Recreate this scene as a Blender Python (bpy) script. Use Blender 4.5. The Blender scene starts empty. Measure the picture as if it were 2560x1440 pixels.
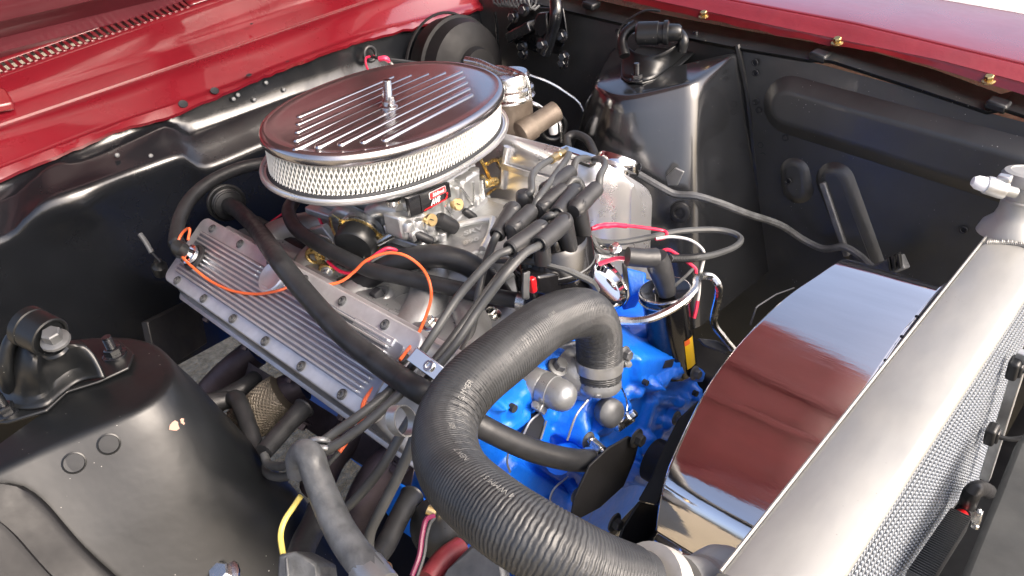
import bpy, bmesh, math, random
from mathutils import Vector as V, Matrix, noise

# ------------------------------------------------------------------ camera, light, exposure
S = bpy.context.scene
COL = S.collection
random.seed(7)
cam = bpy.data.objects.new('camera', bpy.data.cameras.new('camera'))
COL.objects.link(cam)
cam.data.sensor_width = 36.0
cam.data.lens = 26.23
cam.data.clip_start = 0.02
cam.data.clip_end = 3000
CAMR = [[0.717777, -0.309911, 0.6235], [0.688306, 0.45091, -0.568256], [-0.105034, 0.837039, 0.536966]]
cam.matrix_world = Matrix.Translation((0.836, -0.585, 0.48)) @ Matrix(CAMR).to_4x4()
S.camera = cam

SUN_EL, SUN_AZ = math.radians(37), math.radians(14)      # azimuth measured from +X (car front) towards +Y
world = bpy.data.worlds.new('World')
S.world = world
world.use_nodes = True
wn = world.node_tree.nodes
bg = wn['Background']
sky = wn.new('ShaderNodeTexSky')
sky.sky_type = 'NISHITA'
sky.sun_disc = False
sky.sun_elevation = SUN_EL
sky.sun_rotation = math.pi / 2 - SUN_AZ
sky.air_density = 0.5
sky.dust_density = 6.0
sky.ozone_density = 0.2
world.node_tree.links.new(sky.outputs[0], bg.inputs[0])
bg.inputs[1].default_value = 0.15
sl = bpy.data.lights.new('sun', 'SUN')
sl.energy = 0.55
sl.angle = math.radians(35)
sl.color = (1.0, 0.95, 0.86)
sun = bpy.data.objects.new('sun', sl)
COL.objects.link(sun)
sd = V((math.cos(SUN_EL) * math.cos(SUN_AZ), math.cos(SUN_EL) * math.sin(SUN_AZ), math.sin(SUN_EL)))
sun.rotation_euler = (-sd).to_track_quat('-Z', 'Y').to_euler()
sun.location = sd * 10
S.view_settings.view_transform = 'Standard'
S.view_settings.look = 'None'
S.view_settings.exposure = 1.55
S.view_settings.gamma = 1.0

# ------------------------------------------------------------------ materials
def mat(name, col, rough=0.5, metal=0.0, coat=0.0, spec=0.5, bump=0.0, bscale=200.0, var=0.0, vscale=8.0,
        rvar=0.0, stretch=None, dust=0.0, col2=None, trans=0.0, coatr=0.05, bdist=0.001, dcol=(0.36, 0.35, 0.33), coatior=1.5):
    m = bpy.data.materials.new(name)
    m.use_nodes = True
    nt = m.node_tree
    N, L = nt.nodes, nt.links
    b = N['Principled BSDF']
    b.inputs['Base Color'].default_value = (*col, 1)
    b.inputs['Roughness'].default_value = rough
    b.inputs['Metallic'].default_value = metal
    b.inputs['Coat Weight'].default_value = coat
    b.inputs['Coat Roughness'].default_value = coatr
    b.inputs['Specular IOR Level'].default_value = spec
    b.inputs['Coat IOR'].default_value = coatior
    if trans: b.inputs['Transmission Weight'].default_value = trans
    tc = N.new('ShaderNodeTexCoord')
    mp = N.new('ShaderNodeMapping')
    L.new(tc.outputs['Object'], mp.inputs['Vector'])
    if stretch: mp.inputs['Scale'].default_value = stretch
    def nz(scale, detail=4, rgh=0.6):
        n = N.new('ShaderNodeTexNoise')
        n.inputs['Scale'].default_value = scale
        n.inputs['Detail'].default_value = detail
        n.inputs['Roughness'].default_value = rgh
        L.new(mp.outputs['Vector'], n.inputs['Vector'])
        return n
    colsock = None
    if var or col2:
        n = nz(vscale, 6)
        r = N.new('ShaderNodeValToRGB')
        r.color_ramp.elements[0].position = 0.32
        r.color_ramp.elements[1].position = 0.68
        c2 = col2 or tuple(min(1, c * (1 + var)) for c in col)
        c1 = col if col2 else tuple(c * (1 - var) for c in col)
        r.color_ramp.elements[0].color = (*c1, 1)
        r.color_ramp.elements[1].color = (*c2, 1)
        L.new(n.outputs['Fac'], r.inputs['Fac'])
        colsock = r.outputs['Color']
    if dust:
        v = N.new('ShaderNodeTexVoronoi')
        v.inputs['Scale'].default_value = 130
        L.new(tc.outputs['Object'], v.inputs['Vector'])
        n2 = N.new('ShaderNodeTexNoise')
        n2.inputs['Scale'].default_value = 14
        L.new(tc.outputs['Object'], n2.inputs['Vector'])
        lt = N.new('ShaderNodeMath'); lt.operation = 'LESS_THAN'
        mu = N.new('ShaderNodeMath'); mu.operation = 'MULTIPLY'
        sb = N.new('ShaderNodeMath'); sb.operation = 'SUBTRACT'; sb.use_clamp = True
        L.new(n2.outputs['Fac'], sb.inputs[0]); sb.inputs[1].default_value = 0.45
        L.new(sb.outputs[0], mu.inputs[0]); mu.inputs[1].default_value = 0.9 * dust
        L.new(v.outputs['Distance'], lt.inputs[0]); L.new(mu.outputs[0], lt.inputs[1])
        mx = N.new('ShaderNodeMix'); mx.data_type = 'RGBA'
        L.new(lt.outputs[0], mx.inputs['Factor'])
        if colsock: L.new(colsock, mx.inputs['A'])
        else: mx.inputs['A'].default_value = (*col, 1)
        mx.inputs['B'].default_value = (*dcol, 1)
        colsock = mx.outputs['Result']
    if colsock: L.new(colsock, b.inputs['Base Color'])
    if rvar:
        n = nz(vscale * 2.3, 5)
        mr = N.new('ShaderNodeMapRange')
        mr.inputs['From Min'].default_value = 0.3
        mr.inputs['From Max'].default_value = 0.7
        mr.inputs['To Min'].default_value = max(0.02, rough - rvar)
        mr.inputs['To Max'].default_value = rough + rvar
        L.new(n.outputs['Fac'], mr.inputs['Value'])
        L.new(mr.outputs[0], b.inputs['Roughness'])
    if bump:
        n = nz(bscale, 3)
        bp = N.new('ShaderNodeBump')
        bp.inputs['Strength'].default_value = bump
        bp.inputs['Distance'].default_value = bdist
        L.new(n.outputs['Fac'], bp.inputs['Height'])
        L.new(bp.outputs[0], b.inputs['Normal'])
    return m

M = dict(
    black=mat('satin black paint', (.007, .008, .010), .24, 0, .3, .8, .08, 60, .3, 5, .06, dust=.22, coatr=.2, bdist=.004),
    towergloss=mat('gloss black far tower paint', (.012, .013, .015), .17, 0, .5, 1.0, .05, 12, .3, 6, .05, dust=.3, coatr=.12, bdist=.004),
    wing=mat('dusty satin black wing paint', (.030, .032, .032), .42, 0, .1, .9, .08, 60, .35, 5, .08, dust=.42, bdist=.004),
    support=mat('dull dusty panel', (.05, .052, .05), .6, .1, 0, .4, .3, 80, .3, 12, .1),
    blackflat=mat('flat black paint', (.007, .007, .008), .55, 0, 0, .4, .15, 90, .3, 9, .1),
    towerblack=mat('gloss black tower paint', (.006, .007, .008), .40, 0, .15, .5, .10, 22, .3, 6, .08, dust=.38, coatr=.22, bdist=.006),
    red=mat('dark red car paint', (.165, .007, .014), .30, 0, 1.0, .5, .05, 26, .14, 7, .06, coatr=.07, bdist=.005, coatior=1.75),
    redlip=mat('red paint on panel lip', (.17, .008, .012), .35, 0, .7, .5, .2, 60, .12, 12, .08, coatr=.15, bdist=.004),
    pad=mat('cast pad with rib shade', (.34, .36, .41), .45, .75, 0, .5, .05, 200, .15, 30, .06),  # darker than the cover: shade between the ribs put into the colour
    bandsteel=mat('dull bright clamp steel', (.72, .70, .64), .38, .5, 0, .5, .1, 200, .1, 40, .08),
    booster=mat('dull black booster', (.006, .006, .007), .6, 0, 0, .3, .1, 60, .3, 8, .1),
    hoodunder=mat('dusty hood underside', (.13, .020, .030), .5, 0, .1, .5, .1, 60, .15, 6, .1),
    lid=mat('polished aluminium lid', (.52, .50, .51), .20, .97, 0, .5, .0, 120, .04, 6, .04),
    chrome=mat('chrome', (.86, .87, .88), .07, 1, 0, .5, 0, 0, 0, 8, .03),
    polished=mat('polished cover aluminium', (.72, .725, .74), .30, .85, 0, .5, .05, 60, .06, 7, .06, bdist=.002),
    steel=mat('stainless shroud steel', (.90, .86, .83), .08, 1, 0, .5, .05, 40, .05, 5, .05, stretch=(1, 6, 6), bdist=.001),
    cover=mat('cast aluminium valve cover', (.62, .63, .655), .45, .7, 0, .5, .03, 260, .14, 30, .06),
    coverrib=mat('machined aluminium ribs', (.76, .78, .80), .38, .8, 0, .5, .02, 260, .08, 30, .05),
    cast=mat('cast aluminium', (.42, .43, .43), .45, .75, 0, .5, .35, 420, .14, 25, .1),
    castl=mat('bright cast aluminium', (.58, .59, .59), .40, .85, 0, .5, .25, 300, .12, 40, .1),
    silver=mat('silver paint', (.30, .31, .32), .34, .55, .3, .5, .3, 200, .12, 22, .1),
    zinc=mat('zinc plated steel', (.72, .72, .70), .25, 1, 0, .5, .1, 200, .1, 40, .08),
    gold=mat('yellow zinc plating', (.70, .52, .22), .28, 1, 0, .5, .1, 200, .2, 60, .08),
    brass=mat('brass', (.80, .60, .30), .35, 1, 0, .5, .1, 200, .12, 60, .08),
    rad=mat('bare radiator aluminium', (.375, .375, .355), .50, .45, 0, .5, .10, 16, .13, 5, .12, bdist=.004, dust=.45, stretch=(2.5, 1, 2.5), dcol=(.3, .29, .27)),
    fintip=mat('bright fin tips', (.66, .70, .74), .4, .5),
    mesh=mat('radiator fins', (.075, .085, .10), .5, .7, 0, .5, .2, 300, .12, 40, .1),
    dark=mat('dark trim and hole shade', (.03, .032, .036), .6, .2, 0, .3),  # also painted shade: dark pieces stand in for open holes and slots
    rubber=mat('black rubber hose', (.020, .021, .023), .46, 0, 0, .45, .12, 150, .3, 40, .12, dust=.06, dcol=(.25, .25, .25)),
    flex=mat('grey black corrugated hose', (.034, .036, .038), .43, 0, .06, .5, .25, 500, .25, 30, .1, coatr=.3),
    boot=mat('matt rubber boot', (.032, .033, .035), .42, 0, 0, .5, .1, 200, .2, 50, .08, dust=.05),
    wire=mat('spark plug wire jacket', (.062, .065, .066), .42, 0, 0, .5, .08, 200, .2, 30, .08),
    capblack=mat('glossy bakelite', (.008, .008, .009), .16, 0, .4, .5, .05, 80, 0, 8, .06, dust=.12, dcol=(.45, .45, .45)),
    plastic=mat('black plastic', (.016, .017, .018), .36, 0, 0, .5, .1, 150, .2, 30, .1),
    blue=mat('engine enamel blue', (.005, .165, .82), .42, 0, .3, .5, .5, 130, .12, 14, .08, coatr=.25, bdist=.002, dust=.22, dcol=(.03, .035, .05)),
    white=mat('filter paper with pleat shade', (.36, .37, .34), .8, 0, 0, .3, .1, 300, .05, 60),  # greyed paper: shade between the pleats is put into the colour
    strand=mat('epoxy coated filter wire', (.84, .84, .80), .4, .0, 0, .5),
    orange=mat('orange wire', (.80, .14, .04), .4, 0, .2),
    redwire=mat('red wire', (.62, .015, .06), .4, 0, .2),
    pinkwire=mat('pale red wire', (.80, .06, .14), .4, 0, .2),
    yellow=mat('yellow wire', (.82, .66, .16), .4, 0, .2),
    whitewire=mat('grey white wire', (.52, .52, .50), .4, 0, .2),
    purple=mat('maroon wire', (.16, .02, .06), .4, 0, .2),
    label=mat('yellow label', (.90, .55, .02), .35, 0, .4),
    labelred=mat('red label ink', (.60, .01, .015), .35, 0, .3),
    labelblack=mat('black label', (.006, .006, .007), .22, 0, .4),
    labelwhite=mat('white label ink', (.85, .85, .85), .4, 0, .2),
    print_=mat('pale hose print', (.22, .22, .21), .6),
    header=mat('heat stained exhaust and shaded head', (.055, .045, .055), .5, .5, 0, .5, .3, 120, .4, 22, .15),
    wrap=mat('woven gold heat wrap', (.15, .13, .10), .55, .3, 0, .5, .3, 300, .2, 60),
    tape=mat('grey harness tape', (.085, .09, .095), .48, 0, .05, .5, .6, 70, .45, 34, .14, bdist=.002),
    concrete=mat('pale concrete', (.72, .72, .71), .9, 0, 0, .3, .2, 4, .06, .7),
    gravel=mat('gravel ground', (.20, .17, .11), .9, 0, 0, .3, 1.0, 60, .5, 45, col2=(.42, .36, .26), bdist=.03),
    master=mat('rusty cast iron', (.10, .078, .062), .6, .5, 0, .5, .5, 200, .35, 30, .1, col2=(.18, .15, .12)),
    rustred=mat('dull red hose', (.17, .022, .028), .5, 0, .1, .5, .2, 150, .2, 40, .1),
    greymetal=mat('grey weathered metal', (.13, .135, .14), .5, .5, 0, .5, .3, 120, .3, 24, .12),
    glass=mat('dark glass', (.02, .004, .006), .05, 0, .5),
    seal=mat('milky plastic', (.82, .84, .86), .3, 0, .2, .5),
    skygrey=mat('fender sky reflection grey', (.50, .46, .46), .22, 0, 1.0, .5, .02, 20, .03, 5, .03, coatr=.04),  # pale grey stands for sky reflected on the red fender; unused
    chip=mat('bare chipped metal', (.42, .26, .20), .7),
)

# ------------------------------------------------------------------ mesh helpers
ORG = {}
def cr(pts, n):
    """Catmull-Rom through the points, n steps a span"""
    P = [V(p) for p in pts]
    if len(P) < 3 or n < 2: return P
    out = []
    for i in range(len(P) - 1):
        a = P[i - 1] if i else P[0] * 2 - P[1]
        b, c = P[i], P[i + 1]
        d = P[i + 2] if i + 2 < len(P) else P[-1] * 2 - P[-2]
        for k in range(n):
            t = k / n
            out.append(0.5 * ((2 * b) + (c - a) * t + (2 * a - 5 * b + 4 * c - d) * t * t + (3 * b - a - 3 * c + d) * t ** 3))
    out.append(P[-1])
    return out
def resample(pts, n):
    P = [V(p) for p in pts]
    L = [0.0]
    for a, b in zip(P, P[1:]): L.append(L[-1] + (b - a).length)
    out, j = [], 0
    for i in range(n):
        s = L[-1] * i / (n - 1)
        while j < len(P) - 2 and L[j + 1] < s: j += 1
        d = L[j + 1] - L[j]
        out.append(P[j].lerp(P[j + 1], (s - L[j]) / d if d > 1e-9 else 0))
    return out
def frames(P):
    T = []
    for i in range(len(P)):
        t = P[min(i + 1, len(P) - 1)] - P[max(i - 1, 0)]
        T.append(t.normalized() if t.length > 1e-9 else V((0, 0, 1)))
    r = V((0, 0, 1)) if abs(T[0].z) < .9 else V((1, 0, 0))
    nrm = (r - T[0] * r.dot(T[0])).normalized()
    out = []
    for t in T:
        nrm = (nrm - t * nrm.dot(t)).normalized()
        out.append((t, nrm, t.cross(nrm)))
    return out
def basis(axis):
    a = V(axis).normalized()
    r = V((0, 0, 1)) if abs(a.z) < .9 else V((1, 0, 0))
    x = (r - a * r.dot(a)).normalized()
    return x, a.cross(x), a

class MB:
    def __init__(s): s.v = []; s.f = []
    def add(s, v, f):
        o = len(s.v)
        s.v += [V(p) for p in v]
        s.f += [tuple(i + o for i in q) for q in f]
        return s
    def box(s, c, size, R=None):
        c = V(c); h = [x / 2 for x in size]
        R = R or Matrix.Identity(3)
        v = [c + R @ V((h[0] * i, h[1] * j, h[2] * k)) for i in (-1, 1) for j in (-1, 1) for k in (-1, 1)]
        return s.add(v, [(0, 1, 3, 2), (4, 6, 7, 5), (0, 4, 5, 1), (2, 3, 7, 6), (0, 2, 6, 4), (1, 5, 7, 3)])
    def beam(s, a, b, w, h, up=(0, 0, 1)):
        """a box from a to b, w across and h along up"""
        a, b = V(a), V(b); t = (b - a).normalized()
        u = V(up); u = (u - t * u.dot(t)).normalized(); x = u.cross(t)
        return s.box((a + b) / 2, (w, (b - a).length, h), Matrix((x, t, u)).transposed())
    def tube(s, pts, r, n=10, k=5, cap=True):
        P = cr(pts, k); F = frames(P); m = len(P)
        if not isinstance(r, (list, tuple)): r = [r]
        rr = []
        for i in range(m):
            t = i / (m - 1) * (len(r) - 1); j = min(int(t), len(r) - 2) if len(r) > 1 else 0
            rr.append(r[0] if len(r) == 1 else r[j] + (r[j + 1] - r[j]) * (t - j))
        v, f = [], []
        for i, (p, (t, a, b)) in enumerate(zip(P, F)):
            for q in range(n):
                th = 2 * math.pi * q / n
                v.append(p + (a * math.cos(th) + b * math.sin(th)) * rr[i])
        for i in range(m - 1):
            for q in range(n):
                q2 = (q + 1) % n
                f.append((i * n + q, i * n + q2, (i + 1) * n + q2, (i + 1) * n + q))
        if cap:
            f.append(tuple(reversed(range(n)))); f.append(tuple((m - 1) * n + q for q in range(n)))
        return s.add(v, f)
    def lathe(s, p, axis, prof, n=20, ref=None, sx=1.0):
        """profile of (radius, height) along axis from p"""
        p = V(p); x, y, a = basis(axis)
        v, f, rings = [], [], []
        for (r, h) in prof:
            if r < 1e-6: rings.append([len(v)]); v.append(p + a * h)
            else:
                rings.append(list(range(len(v), len(v) + n)))
                for q in range(n):
                    th = 2 * math.pi * (q + .5) / n
                    v.append(p + (x * math.cos(th) * sx + y * math.sin(th)) * r + a * h)
        for A, B in zip(rings, rings[1:]):
            for q in range(n):
                q2 = (q + 1) % n
                if len(A) == 1 and len(B) == 1: continue
                if len(A) == 1: f.append((A[0], B[q2], B[q]))
                elif len(B) == 1: f.append((A[q], A[q2], B[0]))
                else: f.append((A[q], A[q2], B[q2], B[q]))
        if len(rings[0]) > 1: f.append(tuple(reversed(rings[0])))
        if len(rings[-1]) > 1: f.append(tuple(rings[-1]))
        return s.add(v, f)
    def cyl(s, a, b, r, r2=None, n=16):
        a, b = V(a), V(b)
        return s.lathe(a, b - a, [(r, 0), (r if r2 is None else r2, (b - a).length)], n)
    def ring(s, p, axis, R, r, n=28, m=8):
        p = V(p); x, y, a = basis(axis)
        v, f = [], []
        for i in range(n):
            th = 2 * math.pi * i / n
            d = x * math.cos(th) + y * math.sin(th)
            for j in range(m):
                ph = 2 * math.pi * j / m
                v.append(p + d * (R + r * math.cos(ph)) + a * r * math.sin(ph))
        for i in range(n):
            for j in range(m):
                i2, j2 = (i + 1) % n, (j + 1) % m
                f.append((i * m + j, i2 * m + j, i2 * m + j2, i * m + j2))
        return s.add(v, f)
    def prism(s, poly, vec):
        poly = [V(p) for p in poly]; vec = V(vec); n = len(poly)
        nrm = V((0, 0, 0))
        for i in range(n): nrm += poly[i].cross(poly[(i + 1) % n])
        if nrm.dot(vec) > 0: poly = poly[::-1]
        v = poly + [p + vec for p in poly]
        f = [tuple(range(n)), tuple(range(2 * n - 1, n - 1, -1))]
        for i in range(n):
            j = (i + 1) % n
            f.append((i, i + n, j + n, j))
        return s.add(v, f)
    def grid(s, rows, closed=False, flip=False):
        n = len(rows[0]); v = [p for r in rows for p in r]; f = []
        for i in range(len(rows) - 1):
            for j in range(n if closed else n - 1):
                j2 = (j + 1) % n
                q = (i * n + j, i * n + j2, (i + 1) * n + j2, (i + 1) * n + j)
                f.append(q[::-1] if flip else q)
        return s.add(v, f)
    def hexbolt(s, p, axis, r, h, washer=True):
        x = V(axis).normalized()
        if washer: s.lathe(p, axis, [(r * 1.55, 0), (r * 1.5, h * .18), (r * 1.2, h * .28)], 16)
        s.lathe(V(p) + x * h * .25, axis, [(r, 0), (r, h * .68), (r * .85, h * .78)], 6)
        s.lathe(V(p) + x * h * .9, axis, [(r * .72, 0), (r * .6, h * .1)], 12)
        return s
    def build(s, name, m, parent=None, bevel=0, seg=2, sharp=38, label=None, kind=None, solid=0, sub=0, noisy=0, nscale=20):
        me = bpy.data.meshes.new(name)
        xs = [p.x for p in s.v]; ys = [p.y for p in s.v]; zs = [p.z for p in s.v]
        c = V(((min(xs) + max(xs)) / 2, (min(ys) + max(ys)) / 2, (min(zs) + max(zs)) / 2))
        if noisy:
            s.v = [p + noise.noise_vector(p * nscale) * noisy for p in s.v]
        me.from_pydata([p - c for p in s.v], [], s.f)
        me.validate()
        me.polygons.foreach_set('use_smooth', [True] * len(me.polygons))
        me.set_sharp_from_angle(angle=math.radians(sharp))
        me.materials.append(M[m] if isinstance(m, str) else m)
        o = bpy.data.objects.new(name, me)
        COL.objects.link(o)
        place(o, c, parent)
        if solid:
            md = o.modifiers.new('solid', 'SOLIDIFY'); md.thickness = solid; md.offset = -1
        if bevel:
            md = o.modifiers.new('bevel', 'BEVEL'); md.width = bevel; md.segments = seg; md.limit_method = 'ANGLE'
            md.angle_limit = math.radians(40); md.use_clamp_overlap = True
        if sub:
            md = o.modifiers.new('sub', 'SUBSURF'); md.levels = sub; md.render_levels = sub
        if label: o['label'] = label
        if kind: o['kind'] = kind
        return o
def place(o, c, parent=None):
    c = V(c); ORG[o.name] = c
    if parent: o.parent = parent; o.location = c - ORG[parent.name]
    else: o.location = c
def thing(name, label, cat, loc, group=None):
    o = bpy.data.objects.new(name, None); COL.objects.link(o)
    o.empty_display_size = .02
    place(o, loc)
    return tag(o, label, cat, group)
def tag(o, label, cat, group=None):
    o['label'] = label; o['category'] = cat
    if group: o['group'] = group
    return o
def copy_at(o, c, parent, rot=None):
    d = o.copy(); COL.objects.link(d); place(d, c, parent)
    if rot: d.rotation_euler = rot
    return d
def loft(rows, n, k=4, sub=1, closed=False):
    R = [resample(cr(r, k), n) for r in rows]
    if sub > 1: 
        out = []
        for A, B in zip(R, R[1:]):
            for i in range(sub):
                out.append([a.lerp(b, i / sub) for a, b in zip(A, B)])
        out.append(R[-1]); R = out
    return R
def smoothrows(rows, k):
    """Catmull-Rom across rows too"""
    cols = [cr([r[j] for r in rows], k) for j in range(len(rows[0]))]
    return [[c[i] for c in cols] for i in range(len(cols[0]))]
def text_mesh(body, size, font_shear=0.0, bold=0.0, squeeze=1.0):
    cu = bpy.data.curves.new('lettering', 'FONT')
    cu.body = body; cu.size = size; cu.shear = font_shear; cu.align_x = 'CENTER'; cu.align_y = 'CENTER'
    cu.offset = bold; cu.resolution_u = 3
    o = bpy.data.objects.new('lettering', cu); COL.objects.link(o)
    dg = bpy.context.evaluated_depsgraph_get()
    me = bpy.data.meshes.new_from_object(o.evaluated_get(dg))
    v = [(p.co.x * squeeze, p.co.y) for p in me.vertices]; f = [tuple(q.vertices) for q in me.polygons]
    bpy.data.objects.remove(o); bpy.data.curves.remove(cu); bpy.data.meshes.remove(me)
    return v, f
def lettering(name, body, size, c, ux, uy, m, parent, shear=0.0, bold=0.0, thick=0.0004, squeeze=1.0):
    """flat letters at c, reading along ux with tops towards uy"""
    v, f = text_mesh(body, size, shear, bold, squeeze)
    ux, uy = V(ux).normalized(), V(uy).normalized(); c = V(c); n = ux.cross(uy)
    mb = MB(); mb.add([c + ux * x + uy * y + n * thick for x, y in v], f)
    return mb.build(name, m, parent)
def clamp_band(name, p, axis, R, w, m, parent, screw_dir, slots=0):
    """worm-drive clamp: band, raised housing and screw"""
    x, y, a = basis(axis)
    mb = MB(); p = V(p)
    mb.lathe(p - a * w / 2, a, [(R, 0), (R + .0009, 0), (R + .0009, w), (R, w)], 36)
    b = mb.build(name, m, parent)
    sdv = V(screw_dir); sdv = (sdv - a * sdv.dot(a)).normalized(); tt = a.cross(sdv)
    q = p + sdv * (R + .004)
    h = MB(); h.beam(q - tt * .009, q + tt * .007, w * 1.05, .009, sdv)
    h.build('screw_housing', m, parent, bevel=.0012)
    sc = MB(); sc.lathe(q - tt * .016, tt, [(.0, -.0005), (.0042, 0), (.0045, .0035), (.003, .005), (.003, .024), (.002, .026)], 8)
    sc.build('clamp_screw', m, parent)
    if slots:
        sl_ = MB()
        for i in range(slots):
            th = (i - slots / 2) * .0042 / R + 1.1
            d = sdv * math.cos(th) + tt * math.sin(th)
            e = -sdv * math.sin(th) + tt * math.cos(th)
            sl_.box(p + d * (R + .0011), (.0012, .0016, w * .62), Matrix((d, e, a)).transposed())
        sl_.build('band_slots', 'dark', parent)
    return b

# ================================================================== SETTING
mb = MB(); mb.grid([[(-60, -60, -.78), (60, -60, -.78)], [(-60, 60, -.78), (60, 60, -.78)]], flip=True)
g = mb.build('ground', 'gravel'); g['kind'] = 'structure'
mb = MB(); mb.grid([[(-60, 2.3, -.775), (60, 2.3, -.775)], [(-60, 60, -.775), (60, 60, -.775)]], flip=True)
g = mb.build('pavement', 'concrete'); g['kind'] = 'structure'

# ================================================================== BODY SHELL OF THE CAR
body = thing('car_body', 'black engine bay shell with red louvred cowl, firewall and inner wings', 'car body', (-.5, 0, -.3))

# cowl: a pressed red panel, built as lines running across the car
NC = 90
def across(a, b, y0=-.80, y1=.70, n=NC):
    a, b = V(a), V(b)
    return [a + (b - a) * ((y0 + (y1 - y0) * i / (n - 1) - a.y) / (b.y - a.y)) for i in range(n)]
edge = resample(cr([(-0.53, -0.5364, 0.0772), (-0.505, -0.3981, 0.0847), (-0.49, -0.2158, 0.1022), (-0.485, -0.137, 0.0988), (-0.482, -0.1094, 0.1003), (-0.478, -0.0207, 0.1083), (-0.475, 0.0978, 0.1181), (-0.478, 0.1874, 0.1196), (-0.485, 0.2893, 0.1193), (-0.497, 0.4573, 0.1072), (-0.51, 0.6255, 0.0984), (-0.515, 0.6986, 0.0949)], 6), NC)
lipr = resample(cr([(-0.535, -0.5321, 0.0845), (-0.512, -0.3913, 0.0959), (-0.497, -0.2102, 0.1094), (-0.492, -0.106, 0.1112), (-0.487, 0.0169, 0.1147), (-0.485, 0.1047, 0.121), (-0.492, 0.2957, 0.1242), (-0.503, 0.4642, 0.1152), (-0.516, 0.6325, 0.1053), (-0.52, 0.7048, 0.1024)], 6), NC)
ridge = resample([(-0.57, -0.5022, 0.1344), (-0.562, -0.3579, 0.1415), (-0.56, 0.3572, 0.1673), (-0.56, 0.757, 0.1748)], NC)
crease = resample([(-0.6, -0.481, 0.1682), (-0.598, -0.3337, 0.1745), (-0.594, 0.1937, 0.1935), (-0.594, 0.7969, 0.2098)], NC)
groove = resample([(-0.635, -0.463, 0.1933), (-0.635, -0.3132, 0.1986), (-0.632, 0.0497, 0.2275), (-0.63, 0.8451, 0.2823)], NC)
for i in range(NC):                                             # ragged hand-cut lip
    edge[i].z += .0035 * noise.noise(V((i * .55, 3.1, 0))) + .0025 * noise.noise(V((i * 1.9, .2, 0)))
    edge[i].x += .003 * noise.noise(V((i * .8, 9.1, 0)))
    crease[i].z -= .006
midr = [a.lerp(b, .5) + V((0, 0, .004)) for a, b in zip(ridge, lipr)]
under = [p + V((-.022, 0, -.008)) for p in edge]
fold = [p + V((-.002, 0, -.004)) for p in edge]
rows = [under, fold, edge, [a.lerp(b, .5) for a, b in zip(edge, lipr)], lipr, [a.lerp(b, .07) + V((-.002, 0, -.003)) for a, b in zip(lipr, ridge)], [a.lerp(b, .16) + V((-.002, 0, -.002)) for a, b in zip(lipr, ridge)], midr,
        [p + V((.013, 0, -.0022)) for p in ridge], [p + V((.004, 0, -.0002)) for p in ridge], [p + V((-.008, 0, .0008)) for p in ridge], [a.lerp(b, .2) for a, b in zip(ridge, crease)], [a.lerp(b, .82) for a, b in zip(ridge, crease)], crease, [p + V((-.004, 0, .007)) for p in crease],
        [a.lerp(b, .3) + V((0, 0, .004)) for a, b in zip(crease, groove)], [a.lerp(b, .9) + V((0, 0, .004)) for a, b in zip(crease, groove)], [p + V((0, 0, -.004)) for p in groove], [p + V((-.004, 0, .003)) for p in groove]]
# louvre strip: front rail, slats, rear rail
lf = resample([(-0.645, -0.4585, 0.199), (-0.645, -0.3077, 0.2049), (-0.642, 0.0198, 0.2322), (-0.64, 0.8563, 0.2896)], NC)
lr = resample([(-0.672, -0.4501, 0.2068), (-0.672, -0.2961, 0.2149), (-0.668, 0.0364, 0.244), (-0.666, 0.8849, 0.3055)], NC)
mb = MB(); mb.grid(rows + [lf], flip=True)
cowl = mb.build('cowl_panel', 'red', body, solid=.0014, sharp=45)
mb = MB(); mb.grid([lr, [p + V((-.014, 0, .004)) for p in lr], [p + V((-.03, 0, -.012)) for p in lr]], flip=True)
mb.build('louvre_rail', 'red', body, solid=.0014)
def cut_at(row, y):
    for a, b in zip(row, row[1:]):
        if (a.y - y) * (b.y - y) <= 0: return a.lerp(b, (y - a.y) / (b.y - a.y))
    return row[0]
ys = [-.36 + .0122 * i for i in range(33)]
for i, y in enumerate(ys):
    a, b = cut_at(lf, y), cut_at(lr, y)
    mb = MB(); mb.beam(a + V((.004, 0, -.0005)), b + V((-.004, 0, -.0005)), .0068, .003)
    mb.build('louvre_slat', 'red', body, bevel=.0008)
# solid metal right of the last slot
ye = ys[-1] + .006
A = [cut_at(lf, ye + .012 * k) for k in range(25)]; B = [cut_at(lr, ye + .012 * k) for k in range(25)]
mb = MB(); mb.grid([A, B], flip=True); mb.build('louvre_end', 'red', body, solid=.0014)
mb = MB(); mb.grid([[p + V((.02, 0, -.05)) for p in lf], [p + V((-.03, 0, -.05)) for p in lr]], flip=True)
mb.build('plenum_floor', 'blackflat', body)
# oval holes and screw holes in the cowl, each a dark disc with the hole's shade in its colour
for hp, r, stretch in zip([(-0.4865, -0.0956, 0.1101), (-0.484, -0.0348, 0.1154), (-0.485, 0.0364, 0.1226), (-0.486, 0.1222, 0.1213), (-0.488, 0.1827, 0.122), (-0.596, -0.292, 0.1473), (-0.596, -0.1094, 0.1568), (-0.596, 0.0735, 0.1646), (-0.57, 0.1119, 0.1883)],
                 (.0085, .008, .0055, .006, .0055, .0042, .0042, .003, .003), (1.3,) * 5 + (1,) * 4):
    hp = V(hp); i = min(range(NC), key=lambda k: abs(edge[k].y - hp.y))
    nrm_ = (lipr[i] - edge[i]).cross(edge[min(i + 3, NC - 1)] - edge[max(i - 3, 0)]).normalized() if hp.x > -.5 else V((.2, 0, 1))
    if nrm_.z < 0: nrm_ = -nrm_
    mb = MB(); mb.lathe(hp + nrm_ * -.001, nrm_, [(0, .0016), (r * .8, .0016), (r * .9, .002), (r * .95, .001)], 18)
    mb.build('drain_hole', 'dark', body)
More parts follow.
